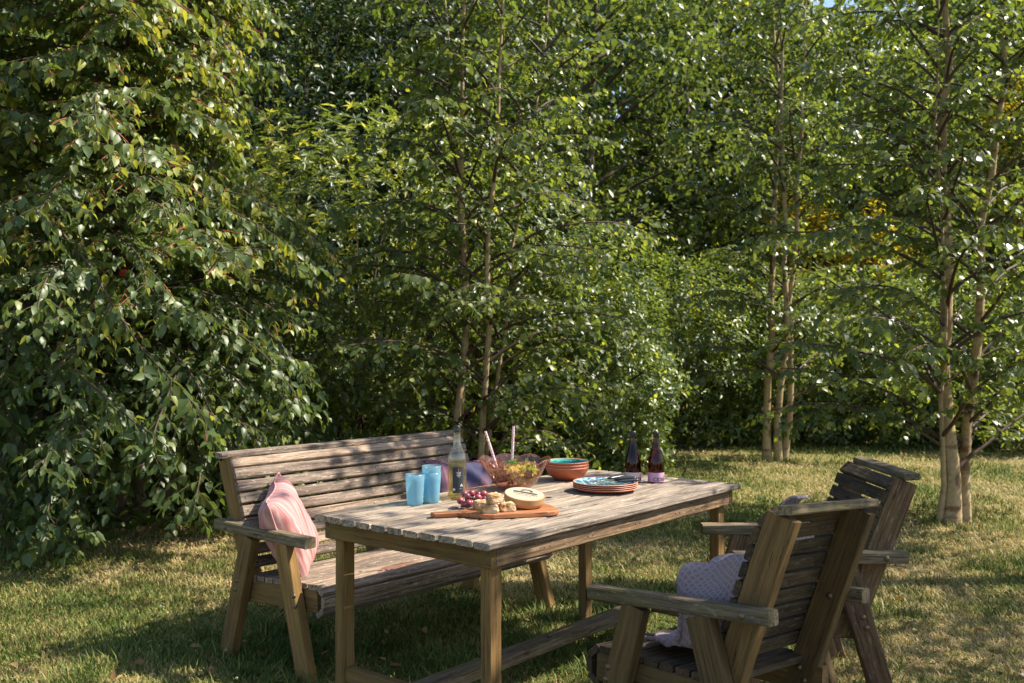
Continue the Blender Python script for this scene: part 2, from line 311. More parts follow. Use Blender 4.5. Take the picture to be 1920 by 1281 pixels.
# ------------------------------------------------------------------ table
TZ = 0.75
TN = Vector((-0.068, 3.20, 0)); TA = Vector((math.cos(R(50.5)), math.sin(R(50.5)), 0)); TB = Vector((-TA.y, TA.x, 0))
TL, TW = 1.755, 0.885
table = empty('garden_table', TN + TA * TL / 2 + TB * TW / 2, R(50.5))
tag(table, 'weathered slatted wooden garden table set for a meal', 'table')
def build_table():
    n = 11; p = TW / n; hl = TL / 2; slat6 = None
    for i in range(n):
        y = -TW / 2 + p * (i + 0.5); e = random.uniform(-0.006, 0.006)
        o = board('table_slat', (-hl + e, y, TZ - 0.011), (hl + e * 0.5, y, TZ - 0.011), p - 0.0095, 0.022, (0, 1, 0), W_TOP, table, seg=14, bow=0.0016, ends=0.002)
        if i == n // 2: slat6 = o
    za, ha = TZ - 0.022 - 0.036, 0.070
    ix, iy = hl - 0.035, TW / 2 - 0.028
    for s in (-1, 1):
        board('end_apron', (s * (ix - 0.0125), -iy, za), (s * (ix - 0.0125), iy, za), ha, 0.025, (0, 0, 1), W_POST, table)
        board('side_apron', (-ix + 0.028, s * (iy - 0.0125), za), (ix - 0.028, s * (iy - 0.0125), za), ha - 0.004, 0.025, (0, 0, 1), W_SIDE, table)
        for q in (-1, 1):
            cx, cy = s * (ix - 0.025 - 0.031), q * (iy - 0.025 - 0.024)
            board('leg', (cx, cy, -0.01), (cx, cy, TZ - 0.026), 0.060, 0.046, (1, 0, 0), W_POST, table, seg=6)
            for dz in (-0.018, 0.018):
                bolt(table, (s * (ix + 0.0), q * (iy - 0.016), za + dz), (s, 0, 0), 0.0055, M_SCREW, 'screw', 0.25)
        lx = s * (ix - 0.056)
        board('end_stretcher', (lx, -iy + 0.074, 0.145), (lx, iy - 0.074, 0.145), 0.055, 0.040, (0, 0, 1), W_RED if s > 0 else W_POST, table)
    for fx in (-0.62, -0.32, 0.05, 0.40):
        for d in (-0.016, 0.016): bolt(table, (fx * hl + d, -iy, za - 0.008), (0, -1, 0), 0.005, M_SCREW, 'screw', 0.25)
    lo = board('long_stretcher', (-(ix - 0.078), 0, 0.147), (ix - 0.078, 0, 0.147), 0.085, 0.045, (0, 1, 0), W_ARM, table)
    bpy.context.view_layer.update(); c = table.matrix_world @ Vector((0, 0, 0))
    drill(slat6, (c.x, c.y, TZ), 0.019, 0.08); drill(lo, (c.x, c.y, 0.15), 0.021, 0.08)
build_table()

# ------------------------------------------------------------------ bench and chairs (one design, two widths)
def make_seat(name, pos, yaw, pitch, roll, Wd, mats):
    m_slat, m_post, m_arm, m_seat = mats
    root = empty(name, (pos[0], pos[1], 0), yaw, pitch, roll); h = Wd / 2
    za, aw = 0.600, 0.056
    for s in (-1, 1):
        ya = s * (h - aw / 2); yl = s * (h - 0.028); yu = s * (h - aw - 0.0235)
        arm = board('armrest', (-0.321, ya, za - 0.0225), (0.345, ya, za - 0.0225), aw, 0.045, (0, 1, 0), m_arm, root, seg=8, cham=0.005)
        fz = lambda x: -(x * math.sin(pitch) + s * h * math.sin(roll)) - 0.012      # each foot reaches the turf
        board('leg', (0.33, yl, fz(0.33)), (0.165, yl, za - 0.046), 0.088, 0.046, (1, 0, 0), m_post, root, seg=5)
        board('leg', (-0.25, yl, fz(-0.25)), (-0.078, yl, za - 0.046), 0.088, 0.046, (1, 0, 0), m_post, root, seg=5)
        up = board('back_upright', (-0.103, yu, 0.262), (-0.333, yu, 0.862), 0.095, 0.045, (1, 0, 0), m_post, root, seg=8)
        board('seat_rail', (-0.20, yu, 0.297), (0.352, yu, 0.331), 0.092, 0.0445, (0, 0, 1), m_post, root, seg=5)
        for (x, z) in ((0.262, 0.352), (0.272, 0.312), (-0.147, 0.352), (-0.160, 0.312)): bolt(root, (x, s * (h - 0.005), z), (0, s, 0))
        bolt(root, (-0.235, s * h, za - 0.024), (0, s, 0), 0.012)
        for (x, z) in ((-0.118, 0.33), (-0.135, 0.29)): bolt(root, (x, s * (h - aw - 0.046), z), (0, -s, 0), 0.011)
        bolt(root, (-0.232, s * (h - aw - 0.046), za - 0.024), (0, -s, 0), 0.011)
    ys = h - aw - 0.002
    if Wd > 1.2:
        board('back_upright', (-0.103, 0, 0.262), (-0.333, 0, 0.862), 0.095, 0.045, (1, 0, 0), m_post, root, seg=4)
        board('seat_rail', (-0.20, 0, 0.297), (0.352, 0, 0.331), 0.092, 0.045, (0, 0, 1), m_post, root, seg=4)
    # seat: slats fall slightly towards the back, three more wrap the front nose
    sl = (0.352 + 0.20); 
    for i in range(8):
        x = 0.315 - i * 0.0605; z = 0.331 + 0.047 + (x - 0.352) / sl * 0.034 + 0.0115; sd = (1, 0, 0.0616)
        board('seat_slat', (x, -ys, z), (x, ys, z), 0.0525, 0.022, sd, m_seat, root)
    for (x, z, a) in ((0.366, 0.379, -38), (0.386, 0.333, -90), (0.366, 0.287, -142)):
        board('seat_slat', (x, -ys, z), (x, ys, z), 0.050, 0.022, (math.cos(R(a)), 0, math.sin(R(a))), m_seat, root)
    # back slats on the front edge of the uprights
    d = Vector((-0.230, 0, 0.600)).normalized(); n = Vector((d.z, 0, -d.x)); p0 = Vector((-0.103, 0, 0.262)) + n * (0.0475 + 0.0115)
    for i in range(8):
        c = p0 + d * (0.155 + i * 0.0575)
        o = board('back_slat', (c.x, -ys, c.z), (c.x, ys, c.z), 0.0475, 0.022, d, m_slat, root)
        for yy in ((-ys + 0.022, 0.0, ys - 0.022) if Wd > 1.2 else (-ys + 0.022, ys - 0.022)): bolt(root, (c.x + n.x * 0.0108, yy, c.z + n.z * 0.0108), tuple(n), 0.0045, M_SCREW, 'screw', 0.25)
    c = p0 + d * (0.155 + 8 * 0.0575 - 0.004) - n * 0.012; d2 = (d * math.cos(R(28)) - n * math.sin(R(28)))
    board('back_slat', (c.x, -ys, c.z), (c.x, ys, c.z), 0.050, 0.022, d2, m_slat, root)
    yt = h - 0.042
    board('top_rail', (-0.350, -yt, 0.880), (-0.350, yt, 0.880), 0.060, 0.026, (1, 0, -0.04), m_arm if Wd < 1.2 else m_slat, root)
    return root
bench = make_seat('garden_bench', (-0.571, 4.875), R(-41.3), 0, 0, 1.601, (W_BENCH, W_POST, W_ARM, W_BENCH))
tag(bench, 'long slatted wooden bench with cushions behind the table', 'bench')
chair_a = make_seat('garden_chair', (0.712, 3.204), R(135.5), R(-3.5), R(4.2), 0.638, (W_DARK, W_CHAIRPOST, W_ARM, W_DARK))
tag(chair_a, 'slatted wooden armchair with a lilac knitted throw over its back and seat', 'chair', 'armchairs at the table')
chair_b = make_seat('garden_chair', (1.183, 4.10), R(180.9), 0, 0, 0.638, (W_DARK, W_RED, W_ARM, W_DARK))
tag(chair_b, 'empty dark slatted wooden armchair at the far end of the table', 'chair', 'armchairs at the table')

# ------------------------------------------------------------------ cushions and throw
def fabric(name, a, b, stripe=60.0, c=None, rough=0.9):
    m, t, p, o = nmat(name); tc = N(t, 'ShaderNodeTexCoord'); mp = N(t, 'ShaderNodeMapping'); mp.inputs['Scale'].default_value = (stripe, 3.0, 1)
    t.links.new(tc.outputs['Object'], mp.inputs[0]); n = N(t, 'ShaderNodeTexNoise', i_Scale=1.0, i_Detail=4.0, i_Roughness=0.6, i_Distortion=0.3)
    t.links.new(mp.outputs[0], n.inputs['Vector']); cc = ramp(t, [(0.36, a), (0.60, b)], n.outputs[0]).outputs[0]
    if c is not None:
        n2 = N(t, 'ShaderNodeTexNoise', i_Scale=7.0, i_Detail=3.0); t.links.new(tc.outputs['Object'], n2.inputs['Vector'])
        cc = mixc(t, ramp(t, [(0.42, (0,) * 3), (0.58, (1,) * 3)], n2.outputs[0]).outputs[0], cc, c)
    t.links.new(cc, p.inputs['Base Color']); p.inputs['Roughness'].default_value = rough; p.inputs['Sheen Weight'].default_value = 0.08
    n3 = N(t, 'ShaderNodeTexNoise', i_Scale=26.0, i_Detail=4.0); t.links.new(tc.outputs['Object'], n3.inputs['Vector'])
    h = mixc(t, 0.35, n3.outputs[0], n.outputs[0]); b_ = N(t, 'ShaderNodeBump', i_Strength=0.5, i_Distance=0.006); t.links.new(h, b_.inputs['Height']); t.links.new(b_.outputs[0], p.inputs['Normal'])
    return m
def cushion(name, size, thick, mat, M, seed, label):
    r = np.random.default_rng(seed); n = 26; V, Fc = [], []; ph = r.random(8) * 6.28
    def pt(i, j, s):
        u, v = i / n * 2 - 1, j / n * 2 - 1
        pin = 1 - 0.10 * (1 - u * u) * v * v - 0.0; pin2 = 1 - 0.10 * (1 - v * v) * u * u
        x, y = u * pin2 * size / 2, v * pin * size / 2
        e = max(0.0, (1 - u ** 4) * (1 - v ** 4)); z = thick / 2 * e ** 0.55
        edge = max(abs(u), abs(v)); wr = 0.006 * math.sin(7 * u + 3 * v + ph[0]) * e + 0.010 * math.sin(14 * math.atan2(v, u) + ph[1]) * e * edge ** 3
        cr = 0.035 * (max(0, abs(u) + abs(v) - 1.45)) ** 1.0 * math.sin(ph[2] + 3 * u - 2 * v)
        return (x, y, s * (z + wr) + cr + 0.008 * math.sin(5 * u + ph[3]) * edge ** 4)
    idx = {}
    for s in (1, -1):
        for i in range(n + 1):
            for j in range(n + 1):
                if s == -1 and (i in (0, n) or j in (0, n)): idx[(i, j, s)] = idx[(i, j, 1)]; continue
                idx[(i, j, s)] = len(V); V.append(pt(i, j, s))
        for i in range(n):
            for j in range(n):
                q = [idx[(i, j, s)], idx[(i + 1, j, s)], idx[(i + 1, j + 1, s)], idx[(i, j + 1, s)]]; Fc.append(q if s == 1 else q[::-1])
    root = empty(name, (0, 0, 0)); root.matrix_world = M
    pydata('cover', V, Fc, mat, root, True)
    loop = [V[idx[(i, 0, 1)]] for i in range(n)] + [V[idx[(n, j, 1)]] for j in range(n)] + [V[idx[(n - i, n, 1)]] for i in range(n)] + [V[idx[(0, n - j, 1)]] for j in range(n)]
    loop.append(loop[0]); tb = Tubes(); tb.add(np.array(loop) * np.array([1.008, 1.008, 1]), 0.0042, 6); tb.obj('piping', mat, root)
    return tag(root, label, 'cushion', 'cushions on the bench')
def face_matrix(center, az, tilt, spin):   # cushion normal looks along azimuth az, leaning back by tilt
    nrm = Vector((math.cos(az) * math.cos(tilt), math.sin(az) * math.cos(tilt), math.sin(tilt)))
    q = nrm.to_track_quat('Z', 'Y').to_matrix(); M = (q @ Matrix.Rotation(spin, 3, 'Z')).to_4x4(); M.translation = center; return M
F_PINK = fabric('pink_velvet', (0.25, 0.075, 0.07), (0.54, 0.30, 0.28), 75)
F_PURPLE = fabric('purple_blue_weave', (0.075, 0.022, 0.036), (0.20, 0.085, 0.105), 42, (0.035, 0.034, 0.085))
cushion('cushion', 0.40, 0.16, F_PINK, face_matrix((-0.99, 4.43, 0.568), R(-1), R(22), R(14)), 4, 'pink striped velvet cushion propped in the bench corner by the armrest')
cushion('cushion', 0.44, 0.13, F_PURPLE, face_matrix((-0.245, 5.215, 0.575), R(-43), R(24), R(-5)), 9, 'mauve and blue woven cushion against the bench back behind the bottle')
def knit():
    m, t, p, o = nmat('lilac_knit'); tc = N(t, 'ShaderNodeTexCoord'); mp = N(t, 'ShaderNodeMapping'); mp.inputs['Rotation'].default_value = (0, 0, R(45)); mp.inputs['Scale'].default_value = (58, 58, 1)
    t.links.new(tc.outputs['UV'], mp.inputs[0]); v = N(t, 'ShaderNodeTexVoronoi', feature='DISTANCE_TO_EDGE', i_Scale=1.0, i_Randomness=0.3); t.links.new(mp.outputs[0], v.inputs['Vector'])
    cc = ramp(t, [(0.03, (0.30, 0.235, 0.25)), (0.10, (0.26, 0.20, 0.215)), (0.4, (0.19, 0.14, 0.15))], v.outputs['Distance']).outputs[0]
    t.links.new(cc, p.inputs['Base Color']); p.inputs['Roughness'].default_value = 0.95; p.inputs['Sheen Weight'].default_value = 0.1
    iv = N(t, 'ShaderNodeMath', operation='SUBTRACT'); iv.inputs[0].default_value = 0.4; t.links.new(v.outputs['Distance'], iv.inputs[1])
    b = N(t, 'ShaderNodeBump', i_Strength=0.9, i_Distance=0.006); t.links.new(iv.outputs[0], b.inputs['Height']); t.links.new(b.outputs[0], p.inputs['Normal']); return m
def throw():
    # section down the chair's middle (chair space: x forward, z up): over the top rail, down the back, out over a fold, onto the seat
    prof = [(-0.335, 0.912), (-0.315, 0.912), (-0.294, 0.890), (-0.268, 0.85), (-0.245, 0.80), (-0.228, 0.745), (-0.190, 0.712), (-0.12, 0.702),
            (-0.05, 0.686), (0.02, 0.668), (0.058, 0.655), (0.074, 0.630), (0.076, 0.59), (0.074, 0.54), (0.074, 0.49), (0.080, 0.448), (0.105, 0.420), (0.155, 0.412), (0.205, 0.414), (0.235, 0.415)]
    P = np.array(prof); s = np.concatenate([[0], np.cumsum(np.linalg.norm(np.diff(P, axis=0), axis=1))]); m = 80; tt = np.linspace(0, s[-1], m)
    X = np.interp(tt, s, P[:, 0]); Z = np.interp(tt, s, P[:, 1])
    for _ in range(2):
        X[1:-1] = (X[:-2] + 2 * X[1:-1] + X[2:]) / 4; Z[1:-1] = (Z[:-2] + 2 * Z[1:-1] + Z[2:]) / 4
    k = 44; ks = 30; V = []; uv = []; y0, y1 = -0.10, 0.175
    for i in range(m):
        f = tt[i] / s[-1]; wob = 0.012 * math.sin(9 * f + 1)
        for j in range(k + 1):
            g = min(1.0, j / ks); y = y0 + (y1 - y0) * g + wob + 0.02 * (g - 0.5) * math.sin(6 * f)
            fold = 0.5 * (1 + math.sin(11 * g + 5 * f)); dz = 0.0; dx = 0.0
            if X[i] > -0.2 and Z[i] > 0.6: dz = 0.030 * fold * (0.4 + 0.6 * g) - 0.075 * max(0, 0.6 - g) * (X[i] + 0.2) / 0.3; dx = 0.022 * math.sin(5 * g + 1)
            elif Z[i] > 0.43 and Z[i] <= 0.6: dx = 0.016 * math.sin(10 * g + 1)
            elif Z[i] <= 0.43: dz = 0.003 * fold; dx = 0.012 * math.sin(6 * g)
            ez = 0.0
            if Z[i] > 0.80: y = y1 - (y1 - y) * (1 - 0.72 * min(1, (Z[i] - 0.80) / 0.09))
            if j > ks and X[i] > -0.215:      # the near edge hangs down beside the seat cushioning
                e = (j - ks) / (k - ks); low = max(0.425, min(Z[i], 0.425)); ez = (Z[i] - low) * e * min(1, (X[i] + 0.215) / 0.05); y += 0.014 * min(1, 3 * e) + 0.008 * math.sin(20 * X[i] + 3 * e); dx *= 1 - e; dz *= 1 - e
            if X[i] > -0.2:                   # soft sagging folds
                a_, b_ = tt[i] * 14, y * 22 - ez * 16; sg = 0.010 * (math.sin(a_ + 1.3 * b_) + 0.6 * math.sin(2.1 * a_ - b_ + 2)); y += 0.7 * sg; dx += sg; dz += 0.6 * abs(sg) if Z[i] - ez < 0.45 else 0.8 * sg
            V.append((X[i] + dx, y, Z[i] + dz - ez)); uv.append((tt[i], y + ez + 0.3 * max(0, j - ks) * 0.001))
    Fc = [(i * (k + 1) + j, i * (k + 1) + j + 1, (i + 1) * (k + 1) + j + 1, (i + 1) * (k + 1) + j) for i in range(m - 1) for j in range(k)]
    me = bpy.data.meshes.new('throw'); me.from_pydata(V, [], Fc); ul = me.uv_layers.new(name='uv')
    li = np.zeros(len(me.loops), np.int32); me.loops.foreach_get('vertex_index', li); ul.data.foreach_set('uv', np.array(uv, np.float32)[li].ravel())
    o = mesh_obj('knitted_throw', me, knit(), None, True); md = o.modifiers.new('thick', 'SOLIDIFY'); md.thickness = 0.011; md.offset = 0
    o.matrix_world = chair_a.matrix_basis.copy(); return tag(o, 'lilac lattice knitted throw draped over an armchair back and seat', 'throw')
throw()

# ------------------------------------------------------------------ things on the table
def at_table(u, v): return px_z(u, v, TZ)
def place(o, p, yaw=0.0): o.location = p; o.rotation_euler = (0, 0, yaw); return o
def to_cam(p): return math.atan2(-p[1], -p[0])        # yaw that turns local +X towards the camera spot
def curved_patch(name, r, a0, a1, z0, z1, mat, parent, n=14):
    V = []; Fc = []
    for i in range(n + 1):
        a = a0 + (a1 - a0) * i / n
        for z in (z0, z1): V.append((r * math.cos(a), r * math.sin(a), z))
    for i in range(n): Fc.append((2 * i, 2 * i + 2, 2 * i + 3, 2 * i + 1))
    return pydata(name, V, Fc, mat, parent, True)
def text_mesh(body, size):
    cu = bpy.data.curves.new('txt', 'FONT'); cu.body = body; cu.size = size; cu.offset = size * 0.018; o = link(bpy.data.objects.new('txt', cu))
    bpy.context.view_layer.update(); dg = bpy.context.evaluated_depsgraph_get(); me = bpy.data.meshes.new_from_object(o.evaluated_get(dg)); bpy.data.objects.remove(o)
    bm = bmesh.new(); bm.from_mesh(me); bmesh.ops.triangulate(bm, faces=bm.faces); bm.to_mesh(me); bm.free(); return me
def wrap_text(name, body, size, r, a_start, z0, mat, parent):
    me = text_mesh(body, size)
    for v in me.vertices:
        a = a_start + v.co.x / r; z = z0 + v.co.y; v.co = (r * math.cos(a), r * math.sin(a), z)
    return mesh_obj(name, me, mat, parent)
G_CLEAR = clearmat('clear_bottle_glass', (0.90, 0.93, 0.86), 1.7, 0.06, (0.9, 0.9, 0.85), 0.09); L_WINE = clearmat('pale_wine', (0.86, 0.76, 0.38), 0.4)
G_AMBER = clearmat('brown_bottle_glass', (0.46, 0.19, 0.055), 0.6, 0.0, (1, 1, 1), 0.08); L_CIDER = clearmat('cider', (0.85, 0.55, 0.25), 0.2)
G_PINK = clearmat('pink_acrylic', (0.985, 0.80, 0.75), 1.0, 0.06, (0.9, 0.45, 0.36), 0.05)
G_BLUE = clearmat('frosted_blue_plastic', (0.74, 0.91, 0.96), 0.6, 0.38, (0.46, 0.74, 0.84), 0.25)
M_BLACKCAP = plain('black_cap', (0.012, 0.012, 0.014), 0.35); M_LABDARK = plain('dark_label_paper', (0.035, 0.037, 0.042), 0.6, var=0.3)
M_INKW = plain('pale_print', (0.62, 0.60, 0.55), 0.7); M_INKD = plain('dark_print', (0.05, 0.025, 0.05), 0.7); M_REFLECT = plain('orange_reflection', (0.45, 0.16, 0.06), 0.7)
def wine_bottle():
    p = at_table(857, 935); r = 0.0385
    b = empty('wine_bottle', p, to_cam(p)); tag(b, 'clear glass bottle of pale wine with a dark label', 'bottle')
    prof = [(0.0005, 0.006), (r * 0.6, 0.004), (r * 0.9, 0.001), (r, 0.008), (r, 0.165), (r * 0.94, 0.183), (r * 0.72, 0.203), (r * 0.47, 0.217), (0.0155, 0.232), (0.0140, 0.25), (0.0140, 0.282), (0.0155, 0.283), (0.0155, 0.287)]
    lathe_obj('glass', prof, G_CLEAR, b, 44)
    ri = r - 0.0028
    lathe_obj('wine', [(0.0005, 0.009), (ri * 0.9, 0.008), (ri, 0.013), (ri, 0.150), (0.0005, 0.150)], L_WINE, b, 36)
    lathe_obj('cap', [(0.0005, 0.303), (0.013, 0.303), (0.0150, 0.300), (0.0152, 0.284), (0.0150, 0.276), (0.0150, 0.2755)], M_BLACKCAP, b, 24)
    rr = r + 0.0006; lab = curved_patch('label', rr, R(-28), R(42), 0.028, 0.134, M_LABDARK, b)
    for k, (z, a0, a1, mt, h) in enumerate(((0.112, -6, 24, M_INKW, 0.0022), (0.106, -2, 22, M_INKW, 0.003), (0.100, -4, 22, M_INKW, 0.003), (0.094, 2, 18, M_INKW, 0.0022))):
        curved_patch('print_or_reflection', rr + 0.0006, R(a0), R(a1), z, z + h, mt, lab, 6)
    curved_patch('print_or_reflection', rr + 0.0006, R(6), R(11), 0.116, 0.128, M_REFLECT, lab, 3)  # orange reflection, painted on the label as a small upright patch
    for k in range(12):                      # the pale flower sketch and the round seal low on the label
        a = R(24 + random.uniform(-11, 11)); z = 0.048 + random.uniform(-0.014, 0.016); c = random.uniform(0.0015, 0.0035)
        curved_patch('print_or_reflection', rr + 0.0006 + 0.0001 * k, a, a + c / rr * 1.6, z, z + c * random.uniform(0.6, 2.0), M_INKW, lab, 2)
    V = [(0, 0, 0)] + [(math.cos(q * math.pi / 9) * 0.0055, math.sin(q * math.pi / 9) * 0.0055, 0) for q in range(18)]
    a = R(-18); s = pydata('seal', [((rr + 0.001) * math.cos(a + x / rr), (rr + 0.001) * math.sin(a + x / rr), 0.043 + y) for x, y, _ in V], [(0, q + 1, (q + 1) % 18 + 1) for q in range(18)], M_INKW, lab)
wine_bottle()
def cider_bottle(u, v, lab_col, name_lab, turn):
    p = at_table(u, v); r = 0.0375; b = empty('cider_bottle', p, to_cam(p) + R(turn)); tag(b, name_lab, 'bottle', 'cider bottles')
    prof = [(0.0005, 0.008), (r * 0.55, 0.006), (r * 0.9, 0.0), (r, 0.006), (r, 0.078), (r * 0.97, 0.095), (r * 0.86, 0.118), (r * 0.68, 0.142), (r * 0.50, 0.166), (0.0145, 0.19), (0.0130, 0.212), (0.0130, 0.222)]
    lathe_obj('glass', prof, G_AMBER, b, 44); ri = r - 0.003
    lathe_obj('cider', [(0.0005, 0.010), (ri * 0.92, 0.009), (ri, 0.014), (ri, 0.078), (ri * 0.95, 0.097), (ri * 0.82, 0.12), (ri * 0.70, 0.135), (0.0005, 0.135)], L_CIDER, b, 32)
    lathe_obj('cap', [(0.0005, 0.236), (0.0130, 0.235), (0.0148, 0.230), (0.0152, 0.222), (0.0140, 0.218), (0.0140, 0.206), (0.0133, 0.2055)], M_BLACKCAP, b, 24)
    rr = r + 0.0006; lm = plain('label_paper', lab_col, 0.6, var=0.12, bscale=20); lab = curved_patch('label', rr, R(-115), R(115), 0.004, 0.047, lm, b, 36)
    wrap_text('lettering', 'CIDER', 0.0235, rr + 0.0005, R(-24), 0.0085, M_INKD, lab)
    a = R(60); pydata('printed_mark', [((rr + 0.0006) * math.cos(a + x / rr), (rr + 0.0006) * math.sin(a + x / rr), z) for x, z in ((-0.003, 0.0295), (0.004, 0.0295), (0.0045, 0.0345), (0.001, 0.0325))], [(0, 1, 2, 3)], M_INKD, lab)
cider_bottle(1187, 903.5, (0.56, 0.50, 0.50), 'brown cider bottle with a grey label, beside the plates', 0)
cider_bottle(1230, 904, (0.62, 0.36, 0.52), 'brown cider bottle with a pink label', 4)
def tumbler(p, label, wall=0.0014):
    h, rt, rb = 0.122, 0.0390, 0.0315
    prof = [(0.0005, 0.004), (rb * 0.85, 0.004), (rb - wall, 0.008)] + [(rb + (rt - rb) * f - wall, 0.008 + (h - 0.008) * f) for f in (0.25, 0.5, 0.75, 1)] + [(rt, h - 0.0005)] + [(rb + (rt - rb) * f, h * f) for f in (0.75, 0.5, 0.25, 0.05)] + [(rb * 0.93, 0.0), (0.0005, 0.001)]
    o = lathe_obj('tumbler', prof, G_BLUE, None, 44); o.location = p; return tag(o, label, 'tumbler', 'blue tumblers')
t1 = at_table(778, 946); t2 = at_table(809, 942)
tumbler(t1, 'frosted blue plastic tumbler standing alone')
tumbler(t2, 'frosted blue plastic tumbler, lower of the nested pair'); tumbler((t2.x, t2.y, TZ + 0.027), 'frosted blue plastic tumbler nested inside another')
# salad bowl with leaves and two servers
SB = px(965, 0, 4.40); SB = Vector((SB.x, 4.40, TZ))
def salad():
    b = empty('salad_bowl', SB); b.scale = (1.12, 1.12, 1.05); tag(b, 'scalloped pink clear salad bowl', 'bowl')
    prof = [(0.0005, 0.003), (0.045, 0.002), (0.062, 0.004), (0.088, 0.030), (0.108, 0.062), (0.124, 0.094), (0.136, 0.116), (0.141, 0.124)]
    def wob(a, j, r, z):
        f = max(0.0, (j - 3) / 4); sc_ = abs(math.sin(a * 4 + 0.35)); return r * (1 + 0.035 * f * (sc_ - 0.5)), z + 0.018 * f * f * (sc_ ** 0.7 - 0.6)
    o = lathe_obj('bowl_wall', prof, G_PINK, b, 128, wob); md = o.modifiers.new('wall', 'SOLIDIFY'); md.thickness = 0.003; md.offset = -1
    rim = []
    for i in range(129):
        a = 2 * math.pi * i / 128; rr, zz = wob(a, 7, 0.141, 0.124); rim.append((rr * math.cos(a), rr * math.sin(a), zz))
    tb = Tubes(); tb.add(rim, 0.0019, 6); tb.obj('rim', G_PINK, b)
    r = np.random.default_rng(21); s = empty('salad', SB + Vector((0, 0, 0.004))); s.scale = (1.12, 1.12, 1.12); tag(s, 'mixed green and purple salad leaves heaped in the pink bowl', 'salad')
    mats = [leafmat('lettuce_green', (0.12, 0.30, 0.035), (0.24, 0.42, 0.06), (0.42, 0.55, 0.14), 0.3, 0.3), plain('purple_lettuce', (0.12, 0.035, 0.055), 0.3, var=0.5), leafmat('lettuce_yellow', (0.28, 0.38, 0.08), (0.40, 0.46, 0.14), (0.55, 0.58, 0.24), 0.35, 0.3), plain('olive_lettuce', (0.16, 0.13, 0.03), 0.35, var=0.5)]
    for k in range(190):
        f = math.sqrt(r.random()); a = r.random() * 6.28; z = 0.022 + 0.062 * r.random() ** 0.7 + 0.016 * (1 - f); rmax = 0.064 + 0.046 * min(1, (z - 0.01) / 0.07)
        cx, cy = f * rmax * 0.83 * math.cos(a), f * rmax * 0.83 * math.sin(a); n1, n2 = 8, 4; L, Wd = r.uniform(0.03, 0.06), r.uniform(0.006, 0.020)
        V = []; w1, w2 = r.uniform(0.5, 2.5, 2); ph = r.random(3) * 6.28
        for i in range(n1 + 1):
            for j in range(n2 + 1):
                x = (i / n1 - 0.5) * L; y = (j / n2 - 0.5) * Wd * (0.5 + math.sin(math.pi * min(1, i / n1 + 0.1))); edge = abs(j / n2 - 0.5) * 2
                V.append((x, y, 0.010 * math.sin(w1 * 60 * x + ph[0]) + 0.006 * edge * math.sin(i * 1.9 + ph[1] + j) ))
        Fc = [(i * (n2 + 1) + j, i * (n2 + 1) + j + 1, (i + 1) * (n2 + 1) + j + 1, (i + 1) * (n2 + 1) + j) for i in range(n1) for j in range(n2)]
        o = pydata('salad_leaf', V, Fc, mats[int(r.choice(4, p=[0.48, 0.16, 0.28, 0.08]))], s, True)
        at = o.data.attributes.new('tint', 'FLOAT', 'POINT'); at.data.foreach_set('value', np.full(len(V), r.random(), np.float32))
        o.location = (cx, cy, z); o.rotation_euler = (r.uniform(-1, 1), r.uniform(-0.9, 0.9), r.random() * 6.28)
    m, t, p, _ = nmat('glitter_resin'); tc = N(t, 'ShaderNodeTexCoord'); v = N(t, 'ShaderNodeTexVoronoi', i_Scale=420.0); t.links.new(tc.outputs['Object'], v.inputs['Vector'])
    t.links.new(ramp(t, [(0.25, (0.42, 0.12, 0.14)), (0.5, (0.72, 0.45, 0.46)), (0.75, (0.95, 0.9, 0.9))], v.outputs['Color']).outputs[0], p.inputs['Base Color']); p.inputs['Roughness'].default_value = 0.25
    for (u0, v0, u1, v1, dy, lab) in ((910, 809, 929, 868, -0.01, 'glittery pink salad server leaning to the left bowl edge'), (963, 799, 960, 866, 0.02, 'glittery pink salad server standing upright in the salad')):
        a = px(u0, v0, 4.40 + dy); c = px(u1, v1, 4.40 + dy * 0.5); d = (c - a).normalized(); e = c + d * 0.045; w = empty('salad_server', e); tag(w, lab.replace('left bowl edge', 'bowl rim'), 'server', 'salad servers')
        tb = Tubes(); tb.add([tuple(a - e), tuple((a - e) * 0.66), tuple((a - e) * 0.33), (0, 0, 0)], [0.0055, 0.0062, 0.006, 0.005], 10); h = tb.obj('handle', m, w)
        V, Fc = lathe([(0.0005, -0.012), (0.012, -0.008), (0.019, 0.002), (0.021, 0.010)], 16); sp = pydata('spoon_head', [(x, y * 1.4 - 0.0, z) for x, y, z in V], Fc, m, w, True); sp.rotation_euler = (R(70), 0, R(20)); sp.location = d * 0.012
salad()
# stacked bowls and plates
def glaze(name, cols, scale, terr=False):
    m, t, p, o = nmat(name); tc = N(t, 'ShaderNodeTexCoord'); v = N(t, 'ShaderNodeTexVoronoi', i_Scale=scale); w = N(t, 'ShaderNodeTexWave', wave_type='RINGS', i_Scale=scale * 1.1, i_Distortion=3.0)
    w.rings_direction = 'Z'
    t.links.new(tc.outputs['Object'], v.inputs['Vector']); t.links.new(tc.outputs['Object'], w.inputs['Vector'])
    f = v.outputs['Color'] if not terr else w.outputs['Fac']
    t.links.new(ramp(t, cols, f).outputs[0], p.inputs['Base Color']); p.inputs['Roughness'].default_value = 0.18; return m
TERRA = plain('terracotta', (0.52, 0.135, 0.055), 0.45, var=0.25, bscale=12); TERRA_RIM = plain('terracotta_rim', (0.62, 0.25, 0.16), 0.4)
TEAL = glaze('teal_glaze', [(0.25, (0.0, 0.13, 0.11)), (0.6, (0.01, 0.24, 0.20)), (0.8, (0.10, 0.42, 0.36))], 22, True)
